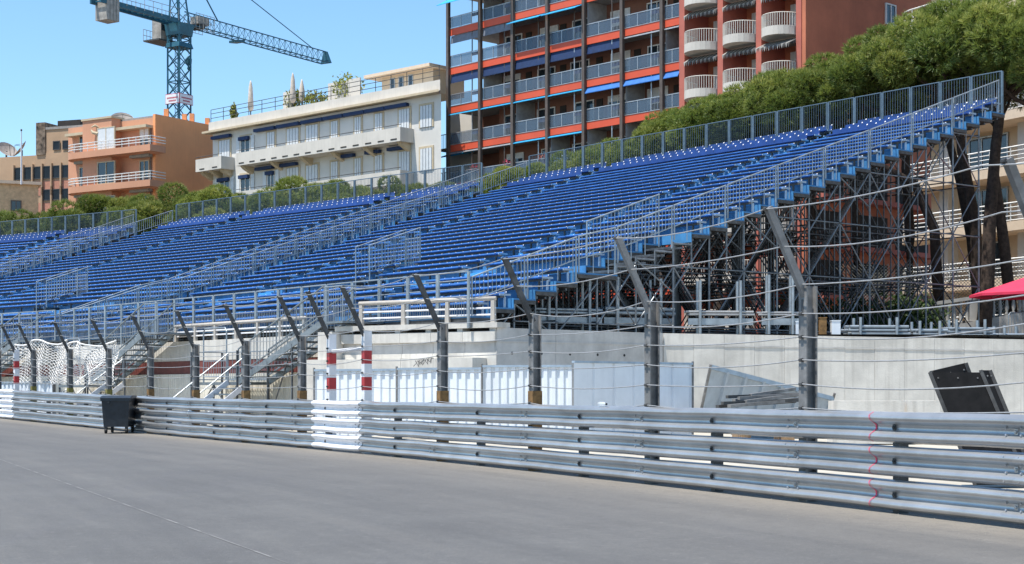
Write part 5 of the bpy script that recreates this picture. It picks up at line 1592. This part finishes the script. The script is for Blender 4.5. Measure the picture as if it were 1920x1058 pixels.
b = MB(); b.hexa([corner(-1.15, -1.15, ztop - 0.9), corner(1.15, -1.15, ztop - 0.9), corner(1.15, 1.15, ztop - 0.9), corner(-1.15, 1.15, ztop - 0.9), corner(-1.3, -1.3, ztop + 0.3), corner(1.3, -1.3, ztop + 0.3), corner(1.3, 1.3, ztop + 0.3), corner(-1.3, 1.3, ztop + 0.3)]).build('slewing_ring', craneblue, crane)
# cab on the left
c = Vector((cx, cy, zc + 0.6)) + jd * -0.4 + jn * 2.0
frc = Fr(c.x, c.y, jd.x, jd.y, jn.x, jn.y)
cab = MB().fbox(frc, -0.9, 0.8, -0.7, 0.55, zc + 0.4, zc + 2.5).build('cab', cranegrey, crane)
MB().fbox(frc, -0.85, 0.5, -0.75, -0.702, zc + 1.3, zc + 2.35).build('cab_window', glass_dark, cab)
MB().fbox(frc, -1.5, 1.4, -1.0, 1.2, zc + 0.2, zc + 0.35).build('cab_platform', darksteel, crane)
b = MB()
for q in range(7): b.tube(frc(lerp(-1.5, 1.4, q / 6), 1.2, zc + 0.3), frc(lerp(-1.5, 1.4, q / 6), 1.2, zc + 1.5), 0.03, 4)
for h in (0.9, 1.5): b.tube(frc(-1.5, 1.2, zc + h), frc(1.4, 1.2, zc + h), 0.03, 4)
b.build('cab_rail', cranegrey, crane)
# jib: triangular lattice
zj = ztop + 0.45; jl = 24.0; jh = 1.35
def jp(q, side, up): return Vector((cx, cy, zj + (jh if up else 0))) + jd * q + jn * (0.6 * side if not up else 0)
for nm, sd, up in (('jib_chord', -1, 0), ('jib_chord', 1, 0), ('jib_chord', 0, 1)):
    MB().bar(jp(0.8, sd, up), jp(jl, sd, up), 0.10, 0.10).build(nm, craneblue, crane)
b = MB(); n = 24
for k in range(n):
    q0, q1 = lerp(0.8, jl, k / n), lerp(0.8, jl, (k + 1) / n); qm = (q0 + q1) / 2
    for sd in (-1, 1):
        b.bar(jp(q0, sd, 0), jp(qm, 0, 1), 0.04, 0.04); b.bar(jp(qm, 0, 1), jp(q1, sd, 0), 0.04, 0.04)
    b.bar(jp(q0, -1, 0), jp(q0, 1, 0), 0.06, 0.06); b.bar(jp(q0, -1, 0), jp(q1, 1, 0), 0.05, 0.05)
tag(b.build('jib_lattice', craneblue, crane), kind='stuff')
b = MB(); b.hexa([jp(jl - 0.1, -1.2, 0), jp(jl + 0.2, -1.2, 0), jp(jl + 0.2, 1.2, 0), jp(jl - 0.1, 1.2, 0), jp(jl - 0.1, 0, 1) + jn * -0.2, jp(jl + 0.1, 0, 1) + jn * -0.2, jp(jl + 0.1, 0, 1) + jn * 0.2, jp(jl - 0.1, 0, 1) + jn * 0.2]).build('jib_tip', craneblue, crane)
b = MB(); b.bar(jp(8.2, 0, 0) + Vector((0, 0, -0.35)), jp(9.4, 0, 0) + Vector((0, 0, -0.2)), 1.2, 0.25).build('trolley', craneblue, crane)
MB().bar(jp(2.2, 0, 0) + Vector((0, 0, 0.75)), jp(3.9, 0, 0) + Vector((0, 0, 0.75)), 1.1, 0.75).build('winch_house', cranegrey, crane)
MB().tube(jp(2.9, -1.1, 0) + Vector((0, 0, 0.15)), jp(2.9, 1.1, 0) + Vector((0, 0, 0.15)), 0.32, 10).build('winch_drum', darksteel, crane)
b = MB()
for s_ in (-1.4, 1.4):
    for k in range(6): b.tube(jp(1.6 + 0.55 * k, s_, 0) + Vector((0, 0, -0.3)), jp(1.6 + 0.55 * k, s_, 0) + Vector((0, 0, 1.3)), 0.03, 4)
    for h in (-0.3, 0.5, 1.3): b.tube(jp(1.6, s_, 0) + Vector((0, 0, h)), jp(4.4, s_, 0) + Vector((0, 0, h)), 0.03, 4)
b.build('winch_rail', cranegrey, crane)
# head frame and ties
ap = Vector((cx, cy, zj + 8.5)) - jd * 0.6
b = MB()
for sx, sy in ((-1, -1), (1, -1), (1, 1), (-1, 1)): b.bar(corner(sx * 0.9, sy * 0.9, zj - 0.2), ap + jn * (0.25 * sy), 0.13, 0.13)
for k in range(5):
    z_ = zj + 1.2 * k; f_ = 1 - k * 0.14
    for a, e in (((-1, -1), (1, -1)), ((1, -1), (1, 1)), ((1, 1), (-1, 1)), ((-1, 1), (-1, -1))):
        b.bar(corner(a[0] * 0.9 * f_, a[1] * 0.9 * f_, z_), corner(e[0] * 0.9 * (f_ - 0.14), e[1] * 0.9 * (f_ - 0.14), z_ + 1.2), 0.06, 0.06)
tag(b.build('head_frame', craneblue, crane), kind='stuff')
MB().tube(ap, jp(21.5, 0, 1), 0.055, 6).build('tie_rod', craneblue, crane)
MB().tube(ap, jp(5.8, 0, 1), 0.075, 6).build('tie_rod', craneblue, crane)
# counter jib
for s_ in (-1, 1): MB().bar(jp(-0.6, s_ * 1.1, 0), jp(-11.5, s_ * 1.1, 0), 0.22, 0.5).build('counter_jib_beam', craneblue, crane)
b = MB()
for k in range(14): b.bar(jp(-0.8 * k - 0.6, -1.1, 0), jp(-0.8 * k - 0.6, 1.1, 0), 0.12, 0.12)
b.build('counter_jib_deck', craneblue, crane)
b = MB()
for s_ in (-1.5, 1.5):
    for k in range(8): b.tube(jp(-1.2 * k - 1, s_, 0), jp(-1.2 * k - 1, s_, 0) + Vector((0, 0, 1.2)), 0.03, 4)
    for h in (0.6, 1.2): b.tube(jp(-1, s_, 0) + Vector((0, 0, h)), jp(-9.4, s_, 0) + Vector((0, 0, h)), 0.03, 4)
b.build('walkway_rail', cranegrey, crane)
for k in range(4):
    q = -9.3 - 0.42 * k
    MB().bar(jp(q, 0, 0) + Vector((0, 0, 0.9)), jp(q, 0, 0) + Vector((0, 0, -1.75)), 1.6, 0.36, side=jn).build('counterweight', cranegrey, crane)
MB().tube(ap, jp(-9.0, 0, 0) + Vector((0, 0, 0.4)), 0.06, 6).build('tie_rod', craneblue, crane)
# hook block
h0 = jp(2.4, 1.6, 0); hz_ = HC + (HZ - 105) / F * 165
MB().tube(h0, Vector((h0.x, h0.y, hz_ + 0.6)), 0.02, 4).build('hoist_rope', darksteel, crane)
b = MB(); b.lathe(Vector((h0.x, h0.y, hz_ - 0.5)), [(0.05, -0.5), (0.18, -0.3), (0.08, 0.0), (0.32, 0.2), (0.35, 0.7), (0.12, 1.0)], 8).build('hook_block', craneblue, crane)
# warning boards round the mast
zs0, zs1 = HC + (HZ - 196) / F * 165, HC + (HZ - 180) / F * 165
lettm = mat('red_lettering', (0.45, 0.03, 0.06), 0.6)
for xd, nd in ((jn * -1, jd * -1), (jd, jn * -1)):
    c = Vector((cx, cy, (zs0 + zs1) / 2)) + nd * (hw + 0.16)
    b = MB()
    for a0_, b0_, m_, off in ((1.0, 0.52, lettm, 0.0), (0.94, 0.46, whitep, 0.03)):
        q = [c + nd * off + xd * (sx * a0_) + Vector((0, 0, sz * b0_)) for sx, sz in ((-1, -1), (1, -1), (1, 1), (-1, 1))]
        q2 = [v_ - nd * 0.03 for v_ in q]
        o = MB().hexa([q2[0], q2[1], q[1], q[0], q2[3], q2[2], q[2], q[3]]).build('warning_board', m_, crane)
    for r_ in range(2):   # two lines of small illegible lettering as on the boards
        b = MB()
        for k in range(9 - 3 * r_):
            w = 0.12; x0_ = -0.72 + 0.17 * k + 0.24 * r_
            a = c + nd * 0.034 + xd * x0_ + Vector((0, 0, 0.10 - 0.30 * r_)); b.bar(a, a + xd * w, 0.02, 0.15)
        tag(b.build('lettering', lettm, o), kind='stuff')

# ------------------------------------------------------------------ balustrade, chain link, shrubs behind the scaffold
FBs = Fr(*gp(1690, 74)[:2], 1.0, -0.18, 0.18, 0.98)
ba = thing('balustrade', FBs(0, 0, WZ), 'weathered stone balustrade on a ramp left of the red parasol', 'balustrade')
stone = mat('grey_stone', (0.36, 0.345, 0.32), 0.9, 0, 0.12, 1.5, 0.3)
bl2 = FBs.tx(1960)
z0a, z0b = FBs.zy(1700, 628), FBs.zy(1920, 585)
z1a, z1b = FBs.zy(1700, 578), FBs.zy(1920, 545)
def sl(zA, zB, q): return lerp(zA, zB, q / FBs.tx(1920))
c = [FBs(-6, 0, WZ), FBs(bl2, 0, WZ), FBs(bl2, 0.5, WZ), FBs(-6, 0.5, WZ), FBs(-6, 0, sl(z0a, z0b, -6)), FBs(bl2, 0, sl(z0a, z0b, bl2)), FBs(bl2, 0.5, sl(z0a, z0b, bl2)), FBs(-6, 0.5, sl(z0a, z0b, -6))]
MB().hexa(c).build('base_wall', stone, ba)
MB().bar(FBs(-6, 0.25, sl(z1a, z1b, -6)), FBs(bl2, 0.25, sl(z1a, z1b, bl2)), 0.42, 0.16).build('coping', stone, ba)
n = 42
for k in range(n):
    q = lerp(-5.8, bl2 - 0.2, k / (n - 1)); zb3, zt3 = sl(z0a, z0b, q), sl(z1a, z1b, q) - 0.06
    h = zt3 - zb3
    if k % 8 == 7: MB().fbox(FBs, q - 0.2, q + 0.2, 0.08, 0.42, zb3, zt3).build('pier', stone, ba)
    else: MB().lathe(FBs(q, 0.25, zb3), [(0.09, 0), (0.09, h * 0.1), (0.05, h * 0.16), (0.11, h * 0.36), (0.06, h * 0.7), (0.05, h * 0.85), (0.09, h * 0.9), (0.09, h)], 7).build('baluster', stone, ba, smooth=True)
FCl = Fr(*gp(1640, 77)[:2], 1.0, -0.12, 0.12, 0.98)
cl = thing('chain_link_fence', FCl(0, 0, WZ), 'sagging chain-link fence above the stone balustrade', 'fence')
b = MB(); zc0, zc1 = 4.9, 7.4; ln = FCl.tx(1930)
q = -2.0
while q < ln + 2:
    b.tube(FCl(q, 0, zc0), FCl(q + 2.5, 0, zc1), 0.012, 3, cap=False); b.tube(FCl(q + 2.5, 0.01, zc0), FCl(q, 0.01, zc1), 0.012, 3, cap=False); q += 0.16
tag(b.build('wire_mesh', mat('old_wire', (0.35, 0.34, 0.30), 0.6, 0.3), cl), kind='stuff')
for k in range(4): MB().tube(FCl(ln * k / 3, 0.03, WZ), FCl(ln * k / 3, 0.03, zc1 + 0.2), 0.05, 6).build('fence_stake', darksteel, cl)

# ------------------------------------------------------------------ pines
def leafmat(name, c1, c2, c3):
    m = bpy.data.materials.new(name); m.use_nodes = True
    nt = m.node_tree; n, L = nt.nodes, nt.links; b = n['Principled BSDF']
    b.inputs['Roughness'].default_value = 0.55
    g = n.new('ShaderNodeNewGeometry'); oi = n.new('ShaderNodeObjectInfo')
    at = n.new('ShaderNodeAttribute'); at.attribute_name = 'tint'
    cr = n.new('ShaderNodeValToRGB'); e = cr.color_ramp.elements
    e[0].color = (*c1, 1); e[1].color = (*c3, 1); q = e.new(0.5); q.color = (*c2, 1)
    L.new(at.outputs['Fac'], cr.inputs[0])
    hv = n.new('ShaderNodeHueSaturation'); r = n.new('ShaderNodeMapRange'); r.inputs[3].default_value = 0.85; r.inputs[4].default_value = 1.15
    L.new(oi.outputs['Random'], r.inputs[0]); L.new(r.outputs[0], hv.inputs['Value']); L.new(cr.outputs[0], hv.inputs['Color']); L.new(hv.outputs[0], b.inputs['Base Color'])
    tr = n.new('ShaderNodeBsdfTranslucent'); mx = n.new('ShaderNodeMixShader'); mx.inputs[0].default_value = 0.35
    L.new(hv.outputs[0], tr.inputs[0]); L.new(b.outputs[0], mx.inputs[1]); L.new(tr.outputs[0], mx.inputs[2]); L.new(mx.outputs[0], n['Material Output'].inputs[0])
    return m
pine_m = leafmat('pine_needles', (0.07, 0.115, 0.020), (0.22, 0.265, 0.050), (0.44, 0.41, 0.11))
def _unused(): pass
def crown_mesh(seed, RX, RZ_, nclump, ntuft, blade=0.34, bw=0.030):
    """umbrella-pine crown: clumps of needle tufts on a lumpy dome"""
    r = random.Random(seed); vs_, fs, tint = [], [], []
    clumps = []
    for k in range(nclump):
        th = r.uniform(0, 2 * math.pi); rad = RX * math.sqrt(r.random()) * 0.92
        h = RZ_ * (math.sqrt(max(0.0, 1 - (rad / RX) ** 2)) * r.uniform(0.5, 1.0) - 0.08 + r.uniform(-0.12, 0.06)) if r.random() < 0.5 else RZ_ * (math.sqrt(max(0.0, 1 - (rad / RX) ** 2)) * 0.90 + r.uniform(-0.20, 0.14))
        clumps.append((Vector((rad * math.cos(th), rad * math.sin(th), h)), r.uniform(0.6, 1.05), r.random()))
    for c, cr, ct in clumps:
        for k in range(ntuft):
            d = Vector((r.gauss(0, 1), r.gauss(0, 1), r.gauss(0.25, 0.9))).normalized()
            p = c + Vector((d.x * cr, d.y * cr, d.z * cr * 0.72)) * r.uniform(0.82, 1.0)
            ax = (d + Vector((0, 0, 0.55))).normalized()
            tv = min(1, max(0, 0.45 * ct + 0.35 * r.random() + 0.28 * d.z))  # upward-facing tufts lighter: sunlight on the clump tops put into the tint
            for j in range(9):
                q = (ax + Vector((r.uniform(-1, 1), r.uniform(-1, 1), r.uniform(-1, 1))) * 0.75).normalized()
                side = q.cross(Vector((r.uniform(-1, 1), r.uniform(-1, 1), r.uniform(-1, 1)))).normalized() * bw
                b0 = len(vs_); L_ = blade * r.uniform(0.7, 1.2)
                vs_ += [tuple(p - side), tuple(p + side), tuple(p + q * L_)]
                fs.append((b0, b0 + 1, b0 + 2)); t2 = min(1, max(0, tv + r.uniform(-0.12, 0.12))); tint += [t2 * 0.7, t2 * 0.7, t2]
    me_ = bpy.data.meshes.new('pine_crown'); me_.from_pydata(vs_, [], fs); me_.materials.append(pine_m)
    a_ = me_.attributes.new('tint', 'FLOAT', 'POINT'); a_.data.foreach_set('value', tint)
    return me_
CROWNS = [crown_mesh(20 + k, 4.1, 2.9, 46, 215, 0.24, 0.019) for k in range(4)]
def pine(x, ytop, Y, rad, label, lean=(0, 0), show_trunk=True, squash=1.0, k=0, fork=True):
    c = P(x, ytop, Y); s_ = rad / 4.1
    top = c.z; base = Vector((c.x + lean[0], c.y + lean[1], WZ - 0.3))
    t = thing('pine_tree', base, label, 'pine tree', 'umbrella pines behind the grandstand')
    hub = Vector((c.x, c.y, top - 3.3 * s_ * squash * 1.02))
    r0 = 0.25 * max(0.8, s_)
    mid = base.lerp(hub, 0.5) + Vector((lean[0] * 0.25 + 0.15, 0, 0))
    MB().path([base, base.lerp(mid, 0.5) + Vector((0.08, 0, 0)), mid, mid.lerp(hub, 0.55) + Vector((-0.1, 0.05, 0)), hub + Vector((0, 0, 0.3))], [r0 * 1.2, r0, r0 * 0.9, r0 * 0.75, r0 * 0.5], 9).build('trunk', bark, t, smooth=True)
    rr = random.Random(int(x * 7 + Y))
    b = MB()
    for i in range(7):
        th = i / 7 * 6.28 + rr.random(); e = hub + Vector((math.cos(th) * rad * 0.7, math.sin(th) * rad * 0.7, 1.5 * s_ + rr.uniform(-0.6, 0.8)))
        st = hub.lerp(mid, rr.uniform(0.0, 0.25))
        b.path([st, st.lerp(e, 0.5) + Vector((0, 0, -0.3)), e], [r0 * 0.42, r0 * 0.3, r0 * 0.1], 6)
    b.build('limbs', bark, t, smooth=True)
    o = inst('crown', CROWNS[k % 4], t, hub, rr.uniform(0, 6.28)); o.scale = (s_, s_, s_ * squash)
    return t
PN = [(-20, 398, 137, 6.0, 'pine crown cut off by the left edge of the picture'), (78, 392, 134, 5.6, 'pine crown in front of the low tan house'), (150, 398, 131, 4.6, 'low pine crown under the office block windows'), (215, 368, 129, 6.0, 'pine crown in front of the orange house balconies'),
      (300, 366, 125, 5.4, 'pine crown below the right edge of the orange house'), (372, 346, 123, 5.8, 'pine crown in front of the gap between orange and white houses'), (440, 352, 119, 4.8, 'pine crown at the left foot of the white house'), (585, 333, 111, 4.8, 'pine crown in front of the middle of the white house'),
      (655, 352, 108, 3.6, 'low pine crown right of the middle of the white house'), (770, 330, 103, 3.8, 'pine crown at the right foot of the white house'), (840, 345, 99, 3.4, 'low pine crown at the foot of the tower post corner'), (985, 310, 93, 3.4, 'pine crown showing in the gap between two grandstand blocks'),
      (1080, 285, 89, 3.4, 'pine crown behind the back railing below the tower middle'), (1180, 252, 86, 3.5, 'pine crown at the lower right of the tower balconies'), (1262, 212, 83.5, 3.9, 'pine crown below the leftmost rounded balconies'), (1345, 186, 81, 4.2, 'pine crown below the middle rounded balconies'),
      (1440, 160, 79, 3.9, 'pine crown below the right rounded balconies'), (1520, 112, 77.5, 4.6, 'pine crown in front of the terracotta side wall'), (1600, 104, 75.5, 4.2, 'pine crown right of the terracotta side wall centre'), (1700, 62, 73.5, 4.7, 'tall pine crown left of the cream house corner'),
      (1790, 12, 71.5, 4.8, 'tall pine crown in front of the cream house balcony'), (1885, -22, 69.5, 5.3, 'tallest pine crown at the upper right corner'), (1965, 30, 68, 4.6, 'pine cut off by the right edge with a dark trunk')]
for k, (x, y, Y, r_, lab) in enumerate(PN):
    Y += 4.0; ln = (0, 0)
    if x == 1885: ln = (-1.2, -0.3)
    if x == 1790: ln = (1.1, 0)
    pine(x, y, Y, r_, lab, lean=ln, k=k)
# slender leaning trunks seen through the scaffold
for k, (pts, r0, lab) in enumerate(((((1765, 560, 76), (1752, 430, 76), (1715, 345, 76), (1640, 305, 76), (1580, 285, 76)), 0.26, 'crooked dark pine trunk bending left behind the scaffold'), (((1905, 560, 74), (1880, 440, 74), (1865, 330, 74), (1868, 240, 74), (1890, 120, 74)), 0.27, 'curved dark pine trunk at the right edge behind the scaffold'), (((1372, 600, 74), (1385, 540, 74), (1380, 480, 74), (1395, 420, 75)), 0.24, 'light-barked pine trunk behind the lower scaffold bays'), (((1845, 575, 77), (1822, 450, 77), (1800, 340, 77), (1775, 250, 77), (1765, 190, 77)), 0.27, 'tall leaning pine trunk behind the scaffold corner'))):
    q = [P(*p_) for p_ in pts]
    t = thing('leaning_pine', q[0], lab, 'pine tree', 'leaning pines behind the scaffold')
    q[0].z = WZ - 0.2
    MB().path(q, [r0 * (1.1 - 0.16 * i) for i in range(len(q))], 9).build('trunk', bark, t, smooth=True)
    b = MB(); e = q[-2]
    for i in range(3): b.path([e, e + Vector((0.6 * (i - 1), 0.4, 1.0)), e + Vector((1.5 * (i - 1), 0.6, 2.2 + 0.4 * i))], [r0 * 0.4, r0 * 0.25, r0 * 0.1], 6)
    b.build('limbs', bark, t, smooth=True)
# shrubs
leaf_m = leafmat('shrub_leaves', (0.02, 0.045, 0.012), (0.05, 0.09, 0.025), (0.10, 0.15, 0.05))
yleaf_m = leafmat('yellow_leaves', (0.10, 0.12, 0.02), (0.22, 0.24, 0.04), (0.36, 0.36, 0.10))
def shrub(c, rx, rz, n, label, m_, cat='shrub', seed=1, leaf=0.14):
    r = random.Random(seed); vs_, fs, tint = [], [], []
    for k in range(n):
        d = Vector((r.gauss(0, 1), r.gauss(0, 1), r.gauss(0, 1))).normalized() * r.uniform(0.4, 1.0)
        lump = 1 + 0.25 * math.sin(d.x * 7 + seed) * math.cos(d.y * 6)
        p = Vector((d.x * rx * lump, d.y * rx * 0.7 * lump, rz * (1 + d.z * lump)))
        a = Vector((r.uniform(-1, 1), r.uniform(-1, 1), r.uniform(-1, 1))).normalized() * leaf
        e = a.cross(Vector((r.uniform(-1, 1), r.uniform(-1, 1), r.uniform(-1, 1)))).normalized() * leaf * 0.5
        b0 = len(vs_); vs_ += [tuple(p - a), tuple(p + e), tuple(p + a), tuple(p - e)]; fs.append((b0, b0 + 1, b0 + 2, b0 + 3)); tint += [r.random()] * 4
    me_ = bpy.data.meshes.new('foliage'); me_.from_pydata(vs_, [], fs); me_.materials.append(m_)
    a_ = me_.attributes.new('tint', 'FLOAT', 'POINT'); a_.data.foreach_set('value', tint)
    t = thing('shrub', c, label, cat)
    inst('foliage', me_, t, c)
    b = MB()
    for i in range(5): b.path([c, Vector(c) + Vector((r.uniform(-0.4, 0.4) * rx, r.uniform(-0.3, 0.3) * rx, rz * 1.2))], [0.04, 0.015], 5)
    b.build('stems', bark, t)
def gw(x, Y, z): q = gp(x, Y); q.z = z; return q
shrub(gw(1600, 72, WZ), 1.6, 1.2, 1500, 'dark shrub behind the scaffold base, left one', leaf_m, seed=2)
shrub(gw(1700, 73, WZ), 2.0, 1.3, 1800, 'dark shrub behind the scaffold base, left of the balustrade', leaf_m, seed=5)
shrub(gw(1500, 74, WZ), 1.5, 1.4, 1300, 'dark shrub at the foot of the terracotta wing', leaf_m, seed=9)
zt_ = RZ + 1.0
for x, rx, rz, lab, sd in ((552, 0.9, 1.1, 'yellow-green bush on the roof terrace between the closed parasols', 3), (592, 1.3, 0.8, 'wide yellow-green bush on the roof terrace right of the parasols', 4), (652, 1.4, 1.3, 'feathery bush rising behind the pale terrace screen', 6), (438, 0.35, 0.9, 'small potted palm at the left end of the roof terrace', 7)):
    shrub(FW(FW.tx(x, 1.6), 1.6, RZ + 0.95), rx, rz, 420, lab, yleaf_m, 'bush', sd, 0.16)
